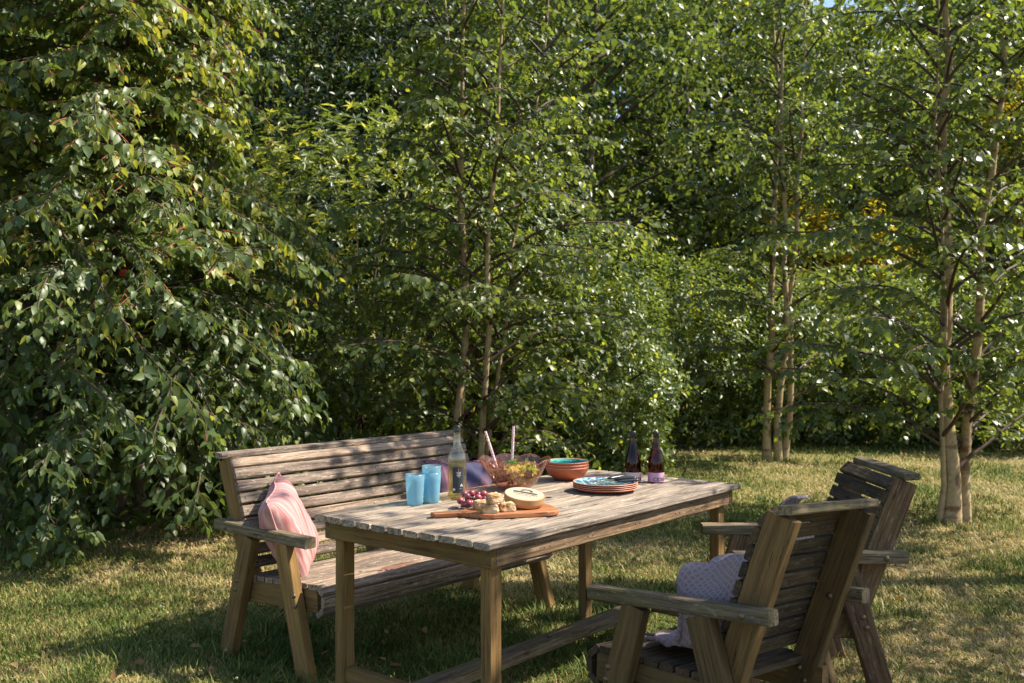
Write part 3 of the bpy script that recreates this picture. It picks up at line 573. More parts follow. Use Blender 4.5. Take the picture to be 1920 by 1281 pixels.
AQUA = glaze('painted_plate_glaze', [(0.2, (0.02, 0.08, 0.16)), (0.4, (0.06, 0.20, 0.28)), (0.58, (0.24, 0.42, 0.42)), (0.8, (0.50, 0.58, 0.50))], 85)
def bowls():
    p = px_z(1063, 899, TZ); names = ('bottom', 'middle', 'top')
    for k in range(3):
        b = empty('soup_bowl', (p.x, p.y, TZ + 0.0135 * k)); tag(b, {0: 'terracotta bowl at the bottom of its stack', 1: 'terracotta bowl in the middle of its stack', 2: 'terracotta bowl with teal glazed inside on top of the stack'}[k], 'bowl', 'stacked terracotta bowls')
        rt = 0.102
        lathe_obj('outer_wall', [(0.0005, 0.0), (0.045, 0.0), (0.060, 0.004), (0.082, 0.020), (0.095, 0.038), (rt, 0.058)], TERRA, b, 56)
        lathe_obj('rim', [(rt, 0.058), (rt + 0.0012, 0.0595), (rt - 0.0005, 0.0615), (rt - 0.003, 0.0605)], TERRA_RIM, b, 56)
        lathe_obj('glazed_inside', [(rt - 0.003, 0.0605), (0.091, 0.040), (0.077, 0.0235), (0.056, 0.0085), (0.0005, 0.0065)], TEAL, b, 56)
bowls()
PL = px_z(1135, 920.5, TZ)
def plates():
    for k in range(4):
        b = empty('dinner_plate', (PL.x, PL.y, TZ + 0.0078 * k)); tag(b, ('terracotta plate at the bottom of its stack', 'terracotta plate second from the bottom of its stack', 'terracotta plate just below the top plate', 'terracotta plate with blue painted glaze carrying the cutlery')[k], 'plate', 'stacked terracotta plates')
        rt = 0.1405
        lathe_obj('underside', [(0.0005, 0.0), (0.075, 0.0), (0.098, 0.0025), (0.122, 0.009), (rt, 0.0165)], TERRA, b, 64)
        lathe_obj('rim', [(rt, 0.0165), (rt + 0.001, 0.018), (rt - 0.001, 0.0195), (rt - 0.004, 0.0187)], TERRA_RIM, b, 64)
        lathe_obj('glazed_face', [(rt - 0.004, 0.0187), (0.120, 0.0125), (0.098, 0.0065), (0.078, 0.0045), (0.0005, 0.004)], AQUA, b, 64)
plates()
M_STEEL = plain('cutlery_steel', (0.62, 0.61, 0.58), 0.22, metal=1.0); M_HANDLE = plain('charcoal_handle', (0.035, 0.033, 0.034), 0.3, var=0.3)
def cutlery():
    top = TZ + 0.0078 * 3 + 0.0085
    ang0 = R(24)
    spec = [('knife', -0.020, 6, 0.000), ('knife', -0.006, 13, 0.004), ('knife', 0.009, 18, 0.0015), ('knife', 0.024, 22, 0.005), ('fork', -0.034, -2, 0.003), ('fork', -0.012, -10, 0.009)]
    count = {'knife': 0, 'fork': 0}
    for k, (kind, off, deg, dz) in enumerate(spec):
        a = ang0 + R(deg - 10); d = Vector((math.cos(a), math.sin(a), 0)); s = Vector((-d.y, d.x, 0)); c = Vector((PL.x + 0.035, PL.y + 0.01, top + dz + 0.011)) + s * off * 1.5
        e = empty(kind, c, a); e.rotation_euler = (0, R(-3), a)
        tag(e, 'dark handled table %s lying on the painted plate' % kind, kind, 'knives on the plates' if kind == 'knife' else 'forks on the plates')
        V, Fc = [], []
        secs = [(0.002, 0.006, 0.005), (0.02, 0.008, 0.006), (0.06, 0.0085, 0.0065), (0.09, 0.0092, 0.0068), (0.099, 0.007, 0.005)]
        tbV = []
        for x, wy, wz in secs:
            for q in range(10): tbV.append((x, wy * math.cos(q * math.pi / 5), wz * math.sin(q * math.pi / 5)))
        for i in range(len(secs) - 1):
            for q in range(10): Fc.append((i * 10 + q, i * 10 + (q + 1) % 10, (i + 1) * 10 + (q + 1) % 10, (i + 1) * 10 + q))
        Fc.append(tuple(range(9, -1, -1))); Fc.append(tuple(40 + q for q in range(10)))
        pydata('handle', tbV, Fc, M_HANDLE, e, True)
        if kind == 'knife':
            out = [(0.004, -0.004), (0.004, 0.006), (-0.03, 0.009), (-0.085, 0.009), (-0.105, 0.003), (-0.11, -0.004)]
            n = len(out); pydata('blade', [(x, y, z) for z in (-0.0007, 0.0007) for x, y in out], [tuple(range(n)), tuple(range(2 * n - 1, n - 1, -1))] + [(i, (i + 1) % n, n + (i + 1) % n, n + i) for i in range(n)], M_STEEL, e)
        else:
            out = [(0.004, -0.003), (0.004, 0.003), (-0.05, 0.003), (-0.062, 0.011), (-0.075, 0.011), (-0.075, -0.011), (-0.062, -0.011), (-0.05, -0.003)]
            n = len(out); pydata('neck', [(x, y, z) for z in (-0.0009, 0.0009) for x, y in out], [tuple(range(n)), tuple(range(2 * n - 1, n - 1, -1))] + [(i, (i + 1) % n, n + (i + 1) % n, n + i) for i in range(n)], M_STEEL, e)
            for y in (-0.009, -0.003, 0.003, 0.009): 
                tb = Tubes(); tb.add([(-0.074, y, 0), (-0.09, y, -0.002), (-0.108, y, 0.002)], [0.0016, 0.0014, 0.0008], 6); tb.obj('tine', M_STEEL, e)
cutlery()
# chopping board with cheese, bread and grapes
W_BOARD = wood('oiled_chopping_board', (0.46, 0.21, 0.10), (0.36, 0.15, 0.07), (0.22, 0.085, 0.04), bump=0.08, rough=0.45)
BD0 = px_z(808, 965, TZ + 0.012); BD1 = px_z(1040, 954, TZ + 0.012); BDX = (BD1 - BD0); BDL = BDX.length; BDA = math.atan2(BDX.y, BDX.x); BT = 0.019
def chopping_board():
    L = BDL; w = 0.093; hw = 0.017; h0 = 0.125
    half = [(0.0, 0.010), (0.004, 0.015), (0.012, hw), (h0 - 0.03, hw * 0.95), (h0 - 0.012, hw * 1.15), (h0 + 0.008, 0.034), (h0 + 0.028, 0.062), (h0 + 0.055, 0.084), (h0 + 0.09, w), (L - 0.06, w), (L - 0.03, w * 0.95), (L - 0.010, w * 0.80), (L, w * 0.55)]
    out = [(x, -y) for x, y in half] + [(x, y) for x, y in reversed(half)]; n = len(out); V = []; c = 0.0035
    cen = (L / 2, 0)
    def ins(x, y, d): v = Vector((x - (0.02 if x < 0.1 else (0.3 if x > 0.3 else x)), y)); return (x - (d if x > L - 0.02 else (-d if x < 0.01 else 0)), y - math.copysign(d, y))
    for z, d in ((0, c), (c, 0), (BT - c, 0), (BT, c)): V += [(*ins(x, y, d), z) for x, y in out]
    Fc = [tuple(range(n - 1, -1, -1)), tuple(3 * n + i for i in range(n))] + [(k * n + i, k * n + (i + 1) % n, (k + 1) * n + (i + 1) % n, (k + 1) * n + i) for k in range(3) for i in range(n)]
    o = pydata('chopping_board', V, Fc, W_BOARD); o.location = (BD0.x, BD0.y, TZ + 0.0005); o.rotation_euler = (0, 0, BDA)
    tag(o, 'reddish wooden chopping board with a long handle', 'chopping board')
    return o
chopping_board()
def on_board(u, v, dz=0.0): q = px_z(u, v, TZ + BT + dz); return q
def cheese_box():
    r, h = 0.077, 0.033; c = px(982, 948, 3.80); zb = TZ + BT + 0.004
    b = empty('cheese_box', (0, 0, 0)); nrm = Vector((0.10, -0.18, 1)).normalized()
    q = nrm.to_track_quat('Z', 'Y').to_matrix().to_4x4(); q.translation = (c.x, c.y, zb + r * math.sqrt(1 - nrm.z ** 2) * 1.0); b.matrix_world = q
    tag(b, 'round pale wooden cheese box tilted on the chopping board', 'cheese box')
    Wc = plain('thin_poplar', (0.44, 0.25, 0.10), 0.6, var=0.25, bscale=9); Wl = plain('lid_paper', (0.47, 0.39, 0.27), 0.6, var=0.15, bscale=14)
    lathe_obj('base', [(0.0005, 0.0), (r - 0.003, 0.0), (r - 0.002, 0.001), (r - 0.002, h * 0.7)], Wc, b, 56); lid = lathe_obj('lid', [(r - 0.0015, h * 0.30), (r, h * 0.31), (r, h - 0.0015), (r - 0.0015, h), (0.0005, h)], Wc, b, 56, smooth=False)
    lathe_obj('lid_paper', [(r - 0.003, h + 0.0003), (0.0005, h + 0.0003)], Wl, lid, 56, smooth=False)
    a = nrm; bpy.context.view_layer.update(); inv = b.matrix_world.inverted(); 
    ex = (inv.to_3x3() @ Vector((1, 0, 0))); ex.z = 0; ex.normalize(); ex = Matrix.Rotation(R(-14), 3, 'Z') @ ex; ey = Vector((-ex.y, ex.x, 0)); z = h + 0.0010
    def strip(pts, w, name='printed_mark'):
        V = []; 
        for i, (x, y) in enumerate(pts):
            x0, y0 = pts[max(0, i - 1)]; x1, y1 = pts[min(len(pts) - 1, i + 1)]; d = Vector((x1 - x0, y1 - y0)).normalized(); nx, ny = -d.y * w / 2, d.x * w / 2
            for s in (-1, 1): g = ex * (x + s * nx) + ey * (y + s * ny); V.append((g.x, g.y, z))
        pydata(name, V, [(2 * i, 2 * i + 1, 2 * i + 3, 2 * i + 2) for i in range(len(pts) - 1)], M_PRINT, lid)
    M_PRINT = plain('lid_print', (0.055, 0.055, 0.05), 0.7, var=0.5, bscale=300)
    strip([(-0.047, 0.012), (-0.02, 0.0135), (0.02, 0.0135), (0.047, 0.012)], 0.015)
    strip([(-0.018, 0.034), (-0.010, 0.043), (0.004, 0.046), (0.016, 0.042), (0.021, 0.032)], 0.0105); strip([(-0.024, 0.033), (-0.012, 0.032)], 0.006); strip([(0.014, 0.031), (0.026, 0.031)], 0.006)
    Mg = M_PRINT; M_PRINT = plain('lid_print_faint', (0.20, 0.17, 0.12), 0.7, var=0.3, bscale=300)
    for k in range(9):
        x = -0.042 + 0.0098 * k; strip([(x, -0.008 + 0.003 * math.sin(k * 2.1)), (x + 0.006, -0.004 + 0.003 * math.sin(k * 2.1 + 1))], 0.006 + 0.002 * (k % 2))
    for k in range(5): strip([(-0.03 + 0.013 * k, -0.022), (-0.022 + 0.013 * k, -0.022)], 0.004)
    M_PRINT = Mg
    for k in range(3): strip([(0.033 + 0.007 * k, -0.006), (0.037 + 0.007 * k, -0.006)], 0.006)
cheese_box()
def crust():
    m, t, p, o = nmat('bread_crumb'); tc = N(t, 'ShaderNodeTexCoord'); n = N(t, 'ShaderNodeTexNoise', i_Scale=30.0, i_Detail=5.0); n2 = N(t, 'ShaderNodeTexNoise', i_Scale=120.0, i_Detail=3.0)
    for q in (n, n2): t.links.new(tc.outputs['Object'], q.inputs['Vector'])
    t.links.new(ramp(t, [(0.38, (0.30, 0.14, 0.05)), (0.47, (0.48, 0.30, 0.14)), (0.60, (0.58, 0.45, 0.27))], n.outputs[0]).outputs[0], p.inputs['Base Color']); p.inputs['Roughness'].default_value = 0.9
    b = N(t, 'ShaderNodeBump', i_Strength=0.8, i_Distance=0.004); t.links.new(n2.outputs[0], b.inputs['Height']); t.links.new(b.outputs[0], p.inputs['Normal']); return m
M_BREAD = crust()
def chunk(u, v, dz, sx, sy, sz, yaw, label, y=None):
    r = np.random.default_rng(int(u)); bm = bmesh.new(); bmesh.ops.create_cube(bm, size=1); bmesh.ops.subdivide_edges(bm, edges=bm.edges, cuts=4, use_grid_fill=True)
    for q in bm.verts:
        q.co = Vector((q.co.x * sx, q.co.y * sy, (q.co.z + 0.5) * sz)); n = q.co - Vector((0, 0, sz / 2)); e = sum(abs(abs(a) - b / 2) < 1e-4 for a, b in ((q.co.x, sx), (q.co.y, sy), (q.co.z - sz / 2, sz)))
        if e >= 2: q.co -= n * 0.05 * e
        jz = 0 if q.co.z < 1e-3 else 1
        q.co += Vector((r.normal(), r.normal(), r.normal() * jz)) * 0.0011; q.co.x *= 1 + 0.18 * (0.5 - q.co.z / sz)
    me = bpy.data.meshes.new('bread_chunk'); bm.to_mesh(me); bm.free(); o = mesh_obj('bread_chunk', me, M_BREAD, None, False)
    g = px_z(u, v, TZ + BT + dz); o.location = (g.x, g.y, TZ + BT + dz + 0.0005); o.rotation_euler = (0, 0, yaw); tag(o, label, 'bread', 'bread chunks on the chopping board')
chunk(902, 955, 0, 0.058, 0.046, 0.034, R(24), 'bread chunk beside the grapes, partly hidden by another chunk')
chunk(915, 962, 0, 0.078, 0.030, 0.033, R(-4), 'longest bread chunk at the front of the pile')
chunk(951, 959.5, 0, 0.060, 0.036, 0.034, R(14), 'bread chunk between the pile and the cheese box')
chunk(927, 944, 0.034, 0.056, 0.040, 0.037, R(30), 'bread chunk lying on top of the others')
def grapes():
    m, t, p, o = nmat('red_grape_skin'); oi = N(t, 'ShaderNodeObjectInfo'); lw = N(t, 'ShaderNodeLayerWeight')
    c = ramp(t, [(0.0, (0.10, 0.012, 0.03)), (0.5, (0.24, 0.025, 0.045)), (1.0, (0.34, 0.06, 0.06))], oi.outputs['Random']).outputs[0]
    tcn = N(t, 'ShaderNodeTexCoord'); n = N(t, 'ShaderNodeTexNoise', i_Scale=70.0, i_Detail=3.0); t.links.new(tcn.outputs['Object'], n.inputs['Vector'])
    c = mixc(t, ramp(t, [(0.45, (0,) * 3), (0.75, (0.45,) * 3)], n.outputs[0]).outputs[0], c, (0.42, 0.30, 0.36)); t.links.new(c, p.inputs['Base Color'])
    p.inputs['Roughness'].default_value = 0.25; p.inputs['Subsurface Weight'].default_value = 0.25; p.inputs['Subsurface Radius'].default_value = (0.01, 0.002, 0.002)
    base = px_z(893, 952, TZ); b = empty('grape_bunch', base); tag(b, 'bunch of red grapes beside the bread on the table', 'grapes')
    bm = bmesh.new(); bmesh.ops.create_uvsphere(bm, u_segments=16, v_segments=10, radius=1); me = bpy.data.meshes.new('grape'); bm.to_mesh(me); bm.free(); me.materials.append(m); me.shade_smooth()
    r = np.random.default_rng(5); pts = []; ax = Vector((0.9, 0.35, 0)).normalized(); sx = Vector((-ax.y, ax.x, 0)); tries = 0
    while len(pts) < 34 and tries < 9000:
        tries += 1; g = r.random(); x = -0.055 + 0.165 * g; top = 0.068 * (1 - max(0, g - 0.25) * 0.75); y = r.normal() * 0.022; z = 0.0125 + r.random() * (top - 0.0125) * math.exp(-(y / 0.034) ** 2)
        q = ax * x + sx * y + Vector((0, 0, z)); 
        if q.y + base.y < 3.74 and q.x > 0.02: continue
        if all((q - w).length > 0.0232 for w in pts): pts.append(q)
    for q in pts:
        o = link(bpy.data.objects.new('grape', me), b); k = 0.0130 * r.uniform(0.92, 1.08); o.scale = (k, k, k * r.uniform(1.0, 1.15)); o.location = q; o.rotation_euler = tuple(r.random(3) * 3)
    st = Tubes(); st.add([tuple(ax * x + Vector((0, 0, z))) for x, z in ((-0.05, 0.02), (0.0, 0.03), (0.06, 0.025), (0.13, 0.016))], [0.0012, 0.0018, 0.0018, 0.0015]); st.add([tuple(ax * -0.012 + Vector((0, 0, z))) for z in (0.03, 0.07, 0.088)], [0.0014, 0.0011, 0.0008])
    st.obj('stalk', plain('grape_stalk', (0.22, 0.12, 0.05), 0.7), b)
grapes()

# ------------------------------------------------------------------ vegetation
LEAF8 = (np.array([(0, 0, 0), (0.30, 0, 0), (0.65, 0, 0), (1, 0, 0), (0.28, 0.5, 0), (0.64, 0.40, 0), (0.28, -0.5, 0), (0.64, -0.40, 0)], float),
         np.array([(0, 1, 4), (0, 6, 1), (2, 3, 5), (2, 7, 3)]), np.array([(1, 2, 5, 4), (1, 6, 7, 2)]))
LEAF4 = (np.array([(0, 0, 0), (0.42, 0.5, 0), (1, 0, 0), (0.42, -0.5, 0)], float), np.array([(0, 2, 1), (0, 3, 2)]), None)
def unit(a): return a / (np.linalg.norm(a, axis=-1, keepdims=True) + 1e-9)
class Leaves:
    """leaf list: base point, direction, normal, length, width ratio, tint, droop"""
    def __init__(s): s.p = []; s.d = []; s.n = []; s.L = []; s.t = []
    def add(s, p, d, n, L, t): s.p.append(p); s.d.append(d); s.n.append(n); s.L.append(L); s.t.append(t)
    def arrays(s):
        p, d, n, L, t = [np.concatenate([np.atleast_2d(x) if k < 3 else np.atleast_1d(x) for x in a]) for k, a in enumerate((s.p, s.d, s.n, s.L, s.t))]
        d = unit(d); n = unit(n - d * np.sum(n * d, 1, keepdims=True)); return p, d, n, L, t
def leaf_template(tpl, wr, fold, droop):
    V = tpl[0].copy(); V[:, 1] *= wr; V[:, 2] = fold * np.abs(tpl[0][:, 1]) * 2 - droop * V[:, 0] ** 2; return V
def build_leaves(root, origin, lv, mat, tpl, wr, fold=0.07, droop=0.18, parts=0, name='foliage', leafname='leaf', smooth=False):
    p, d, n, L, t = lv.arrays() if isinstance(lv, Leaves) else lv; T = leaf_template(tpl, wr, fold, droop); s = np.cross(n, d); k = len(T); origin = np.array(origin)
    keep = np.ones(len(p), bool)
    if parts:                                   # the leaves that show largest become parts of their own
        c = p + d * L[:, None] * 0.5; v = c - np.array([0, 0, H]); dist = np.linalg.norm(v, axis=1); u = 960 + F * v[:, 0] / np.maximum(v[:, 1], 0.1); w = 640.5 - F * v[:, 2] / np.maximum(v[:, 1], 0.1)
        infr = (v[:, 1] > 1) & (u > 5) & (u < 1915) & (w > 5) & (w < 1276)
        score = np.where(infr, (L / dist) ** 2 * (0.15 + np.abs(np.sum(n * v, 1)) / dist) / (1 + 0.0 * dist), -1); idx = np.argsort(-score)[:parts]; idx = idx[score[idx] > 0]; keep[idx] = False
        vs = []
        for q in range(6):
            tv = (q + 0.5) / 6; vs.append(fast_mesh(leafname, T, tris=tpl[1], quads=tpl[2], tint=np.full(k, tv))); vs[-1].materials.append(mat)
        for i in idx:
            o = bpy.data.objects.new(leafname, vs[min(5, max(0, int(t[i] * 6)))]); m = Matrix((Vector(d[i]), Vector(s[i]), Vector(n[i]))).transposed() * float(L[i]); m = m.to_4x4(); m.translation = Vector(p[i] - origin)
            o.parent = root; o.matrix_local = m; COL.objects.link(o)
    p, d, n, L, t, s = p[keep], d[keep], n[keep], L[keep], t[keep], s[keep]; m = len(p)
    curl = 1 + 0.6 * rng.standard_normal(m)[:, None, None] * 0.5
    V = p[:, None] + L[:, None, None] * (T[None, :, 0, None] * d[:, None] + T[None, :, 1, None] * s[:, None] + curl * T[None, :, 2, None] * n[:, None]) - origin
    i = np.arange(m)[:, None, None] * k; tr = (i + tpl[1][None]).reshape(-1, 3); q = (i + tpl[2][None]).reshape(-1, 4) if tpl[2] is not None else None
    me = fast_mesh(name, V.reshape(-1, 3), tris=tr, quads=q, tint=np.repeat(t, k)); return stuff(mesh_obj(name, me, mat, root, smooth))
def rdir(r, n): return unit(r.standard_normal((n, 3)))
def bend(p0, d0, L, r, n=8, droop=0.5, wob=0.12):
    d = np.array(d0, float); d /= np.linalg.norm(d); P = [np.array(p0, float)]
    for i in range(n):
        d = d + np.array([0, 0, -droop / n]) + r.standard_normal(3) * wob / math.sqrt(n); d /= np.linalg.norm(d); P.append(P[-1] + d * L / n)
    return np.array(P)
def twig_leaves(lv, path, r, step, L, t0, t1, spread=0.9, up=0.8, hang=0.0, start=0.15, pair=False):
    """alternate (or paired) leaves along a twig"""
    seg = np.linalg.norm(np.diff(path, axis=0), axis=1); s = np.concatenate([[0], np.cumsum(seg)]); n = max(2, int(s[-1] * (1 - start) / step)); q = np.linspace(start * s[-1], s[-1], n)
    P = np.stack([np.interp(q, s, path[:, k]) for k in range(3)], 1); T = unit(np.stack([np.gradient(P[:, k]) for k in range(3)], 1)) if n > 2 else unit(np.repeat((path[-1] - path[0])[None], n, 0))
    side = unit(np.cross(T, np.array([0, 0, 1.0])) + 1e-6)
    for sg in ((1, -1) if pair else (None,)):
        m = np.where(np.arange(n) % 2 == 0, 1.0, -1.0) if sg is None else np.full(n, float(sg))
        d = unit(T * 0.55 + side * (m * spread)[:, None] + np.array([0, 0, -hang]) + r.standard_normal((n, 3)) * 0.28)
        nn = np.array([0, 0, up]) + T * (0.55 * hang) + side * (m * 0.5 * hang)[:, None] + r.standard_normal((n, 3)) * 0.42
        tt = np.clip(t0 + (t1 - t0) * (q / s[-1]) ** 2 + r.standard_normal(n) * 0.16, 0, 1)
        lv.add(P, d, nn, L * r.uniform(0.5, 1.25, n) * (1 - 0.25 * (q / s[-1]) ** 3), tt)
BIRCH_LEAF = leafmat('birch_leaf', (0.050, 0.084, 0.022), (0.120, 0.160, 0.044), (0.28, 0.30, 0.045), 0.46, 0.38, 0.6)
BIRCH_BARK = barkmat('birch_bark', (0.40, 0.29, 0.15), (0.19, 0.10, 0.045)); TWIG = plain('brown_twig', (0.085, 0.05, 0.03), 0.7, var=0.4)
def birch(base, stems, r, nb, blen, leafL, label, zmax=5.0, low=0.35, parts=300, keepout=None):
    base = Vector(base); root = empty('birch_tree', base); tag(root, label, 'tree', 'birches on the lawn'); lv = Leaves(); br = Tubes(); B = np.array(base)
    for (lx, ly, h, r0, off) in stems:
        n = 14; z = np.linspace(0, 1, n); w = np.cumsum(r.standard_normal((n, 2)) * 0.025, axis=0)
        P = np.stack([off[0] + lx * z ** 1.1 + w[:, 0], off[1] + ly * z ** 1.1 + w[:, 1], -0.05 + h * z], 1); P[0, :2] = off
        tb = Tubes(); rad = r0 * (1 - 0.8 * z); rad[0] *= 1.35; tb.add(P, rad, 12); tb.obj('trunk', BIRCH_BARK, root)
        for k in range(nb):
            f = (low + (h - low) * ((k + r.random()) / nb) ** 0.95) / h
            if f * h > zmax and r.random() < 0.55: continue
            p0 = np.array([np.interp(f, z, P[:, q]) for q in range(3)]); az = k * 2.4 + r.random() * 0.9
            L = blen * (1.05 - 0.55 * f) * r.uniform(0.7, 1.2); d0 = np.array([math.cos(az), math.sin(az), 0.85 + 0.3 * f])
            path = bend(p0, d0, L, r, 9, 0.95, 0.2); 
            if keepout is not None and keepout(B + path[-1]): continue
            br.add(path, np.linspace(0.011, 0.0025, len(path)) * (0.7 + 0.5 * L), 5)
            nt = int(L / 0.085)
            for j in range(nt):
                g = 0.16 + 0.84 * (j + r.random()) / nt; q0 = np.array([np.interp(g, np.linspace(0, 1, len(path)), path[:, q]) for q in range(3)])
                tg = path[min(len(path) - 1, int(g * len(path)) )] - path[max(0, int(g * len(path)) - 1)]; tg = tg / (np.linalg.norm(tg) + 1e-9)
                sd = np.cross(tg, [0, 0, 1.0]); sd /= np.linalg.norm(sd) + 1e-9; dd = tg * 0.6 + sd * (1 if j % 2 else -1) * 0.9 + np.array([0, 0, r.normal() * 0.35])
                tp = bend(q0, dd, r.uniform(0.18, 0.42) * (1.15 - 0.4 * g), r, 5, 0.7, 0.15); br.add(tp, np.linspace(0.0028, 0.0012, len(tp)), 3)
                twig_leaves(lv, B + tp, r, 0.025, leafL, 0.30, 0.62, hang=0.55, up=0.75)
            twig_leaves(lv, B + path, r, 0.045, leafL, 0.3, 0.7, hang=0.5, start=0.4)
    br.obj('branches', TWIG, root); stuff(root.children[-1]); build_leaves(root, B, lv, BIRCH_LEAF, LEAF8, 0.72, 0.05, 0.16, parts)
    return root
r1 = np.random.default_rng(101)
birch((-0.46, 8.3, 0), [(0.12, 0.1, 5.4, 0.035, (0.0, 0.0)), (0.26, -0.1, 5.2, 0.030, (0.13, -0.05)), (-0.16, 0.2, 5.0, 0.020, (0.02, 0.10)), (0.62, 0.3, 4.9, 0.020, (0.16, 0.06))], r1, 33, 1.5, 0.068, 'multi stemmed birch with pale stems rising behind the bench', zmax=4.4)
birch((3.37, 7.65, 0), [(0.03, 0.1, 5.2, 0.060, (0.0, 0.0)), (0.62, 0.2, 5.1, 0.043, (0.12, 0.05)), (-0.12, -0.1, 4.4, 0.022, (-0.10, 0.0))], r1, 33, 1.75, 0.068, 'birch with two thick pale stems on the lawn behind the empty chair', zmax=4.2, low=0.4)
birch((2.99, 11.7, 0), [(-0.06, 0.1, 6.4, 0.048, (0.0, 0.0)), (0.10, 0.1, 6.2, 0.044, (0.13, 0.0)), (0.30, 0.0, 6.2, 0.040, (0.20, 0.05))], r1, 28, 1.7, 0.076, 'three stemmed birch far back on the open lawn', zmax=5.6, low=0.7)

# the dogwood: large leaves in drooping sprays
DOG_LEAF = leafmat('dogwood_leaf', (0.050, 0.088, 0.026), (0.110, 0.156, 0.046), (0.29, 0.30, 0.055), 0.38, 0.42, 0.5)
DOG_BARK = plain('dogwood_bark', (0.10, 0.065, 0.04), 0.8, var=0.4, bump=0.4, bscale=18); PETIOLE = plain('red_petiole', (0.30, 0.06, 0.035), 0.6)
def dogwood():
    r = np.random.default_rng(77); B = np.array([-2.95, 7.5, 0.0]); root = empty('dogwood_tree', tuple(B)); tag(root, 'large leaved dogwood with drooping branches beside the bench', 'tree')
    lv = Leaves(); br = Tubes(); pet = Tubes()
    for k, (lx, ly, h) in enumerate(((0.2, -0.2, 5.6), (-0.5, 0.1, 5.2), (0.5, 0.5, 4.8))):
        z = np.linspace(0, 1, 10); P = np.stack([0.12 * k + lx * z, 0.1 * k + ly * z, -0.05 + h * z], 1); tb = Tubes(); tb.add(P, 0.062 * (1 - 0.8 * z) + 0.006, 10); tb.obj('trunk', DOG_BARK, root)
    def spray(path, nt, wid, leafL, young):
        br.add(path - B, np.linspace(0.013, 0.003, len(path)), 5)
        for j in range(nt):
            g = 0.22 + 0.78 * (j + r.random() * 0.6) / nt; x = g * (len(path) - 1); i = min(len(path) - 2, int(x)); q0 = path[i] + (path[i + 1] - path[i]) * (x - i); tg = unit(path[i + 1] - path[i]); sd = np.cross(tg, [0, 0, 1.0]); sd /= np.linalg.norm(sd) + 1e-9
            dd = tg * 0.75 + sd * (1 if j % 2 else -1) * 0.8 + np.array([0, 0, r.normal() * 0.2]); tp = bend(q0, dd, wid * r.uniform(0.6, 1.2) * (1.2 - 0.6 * g), r, 6, 0.5, 0.12)
            br.add((tp - B)[::2], np.linspace(0.004, 0.0016, len(tp[::2])), 3); yb = young * r.random()
            twig_leaves(lv, tp, r, 0.047, leafL, 0.30 + 0.22 * yb, 0.46 + 0.55 * yb, hang=0.42, up=0.8, spread=0.75, pair=True, start=0.1)
            if yb > 0.45: pet.add(tp[-3:] - B + np.array([0, 0, 0.004]), [0.003, 0.003, 0.002], 4)
        twig_leaves(lv, path, r, 0.07, leafL, 0.3, 0.3 + 0.6 * young, hang=1.2, up=0.4, spread=0.5, pair=True, start=0.45)
    nb = 270
    for k in range(nb):
        h = 0.75 + 4.6 * ((k + 0.5) / nb) ** 0.9; az = R(-70) + (r.random() - 0.5) * R(250) if k % 6 else r.random() * 6.28
        L = r.uniform(1.2, 2.6) * (1.0 if h < 3 else 0.85); p0 = B + np.array([r.normal() * 0.12, r.normal() * 0.12 - 0.05, h]); path = None
        for _ in range(7):                    # shorten a bough until it stays clear of the bench and the open space over it
            path = bend(p0, [math.cos(az), math.sin(az), 0.45], L, r, 10, 0.75 + 0.4 * r.random(), 0.18)
            if path[-1][1] > 5.45 and path[-1][0] < (-1.25 if path[-1][2] < 2.2 else -1.95): break
            L *= 0.8
        else: continue
        path[:, 2] = np.maximum(path[:, 2], 0.22)
        spray(path, int(L / 0.10), 0.40, 0.086, 1.0 if h > 1.7 else 0.35)
    for k in range(34):                       # low boughs that sweep to the ground
        az = R(-88) + (r.random() - 0.5) * R(150); L = r.uniform(1.0, 1.75); path = bend(B + np.array([r.normal() * 0.3, r.normal() * 0.15 - 0.1, r.uniform(0.7, 1.7)]), [math.cos(az), math.sin(az), 0.25], L, r, 9, 1.0 + 0.5 * r.random(), 0.18)
        if path[-1][1] < 5.6 or path[-1][0] > -1.35: continue
        path[:, 2] = np.maximum(path[:, 2], 0.14 + 0.1 * r.random()); spray(path, int(L / 0.10), 0.36, 0.092, 0.15)
    # the long bough that droops towards the bench end
    pts = np.array([px(40, 330, 6.7), px(110, 430, 6.3), px(170, 500, 6.1), px(215, 580, 5.95), px(270, 660, 5.9), px(330, 720, 5.85), px(375, 770, 5.85), px(398, 815, 5.85)]); pts = np.concatenate([[B + np.array([0.1, -0.1, 2.3])], pts]); spray(pts, 26, 0.24, 0.098, 0.75)
    pts = np.array([B + np.array([0, 0, 1.2]), px(60, 640, 6.4), px(170, 720, 6.0), px(250, 790, 5.95), px(330, 850, 5.9)]); spray(pts, 16, 0.3, 0.11, 0.1)
    pts = np.array([B + np.array([0, 0, 1.0]), px(-30, 700, 6.6), px(20, 780, 6.4), px(60, 880, 6.35)]); spray(pts, 12, 0.3, 0.12, 0.1)
    nq = sum(len(q) for q in br.Q); br.V += pet.V; br.Q += [q + br.n for q in pet.Q]; o = stuff(br.obj('branches', DOG_BARK, root)); o.data.materials.append(PETIOLE)
    mi = np.zeros(len(o.data.polygons), np.int32); mi[nq:] = 1; o.data.polygons.foreach_set('material_index', mi); build_leaves(root, B, lv, DOG_LEAF, LEAF8, 0.56, 0.07, 0.30, 300, smooth=False)
    return len(lv.p)
dogwood()

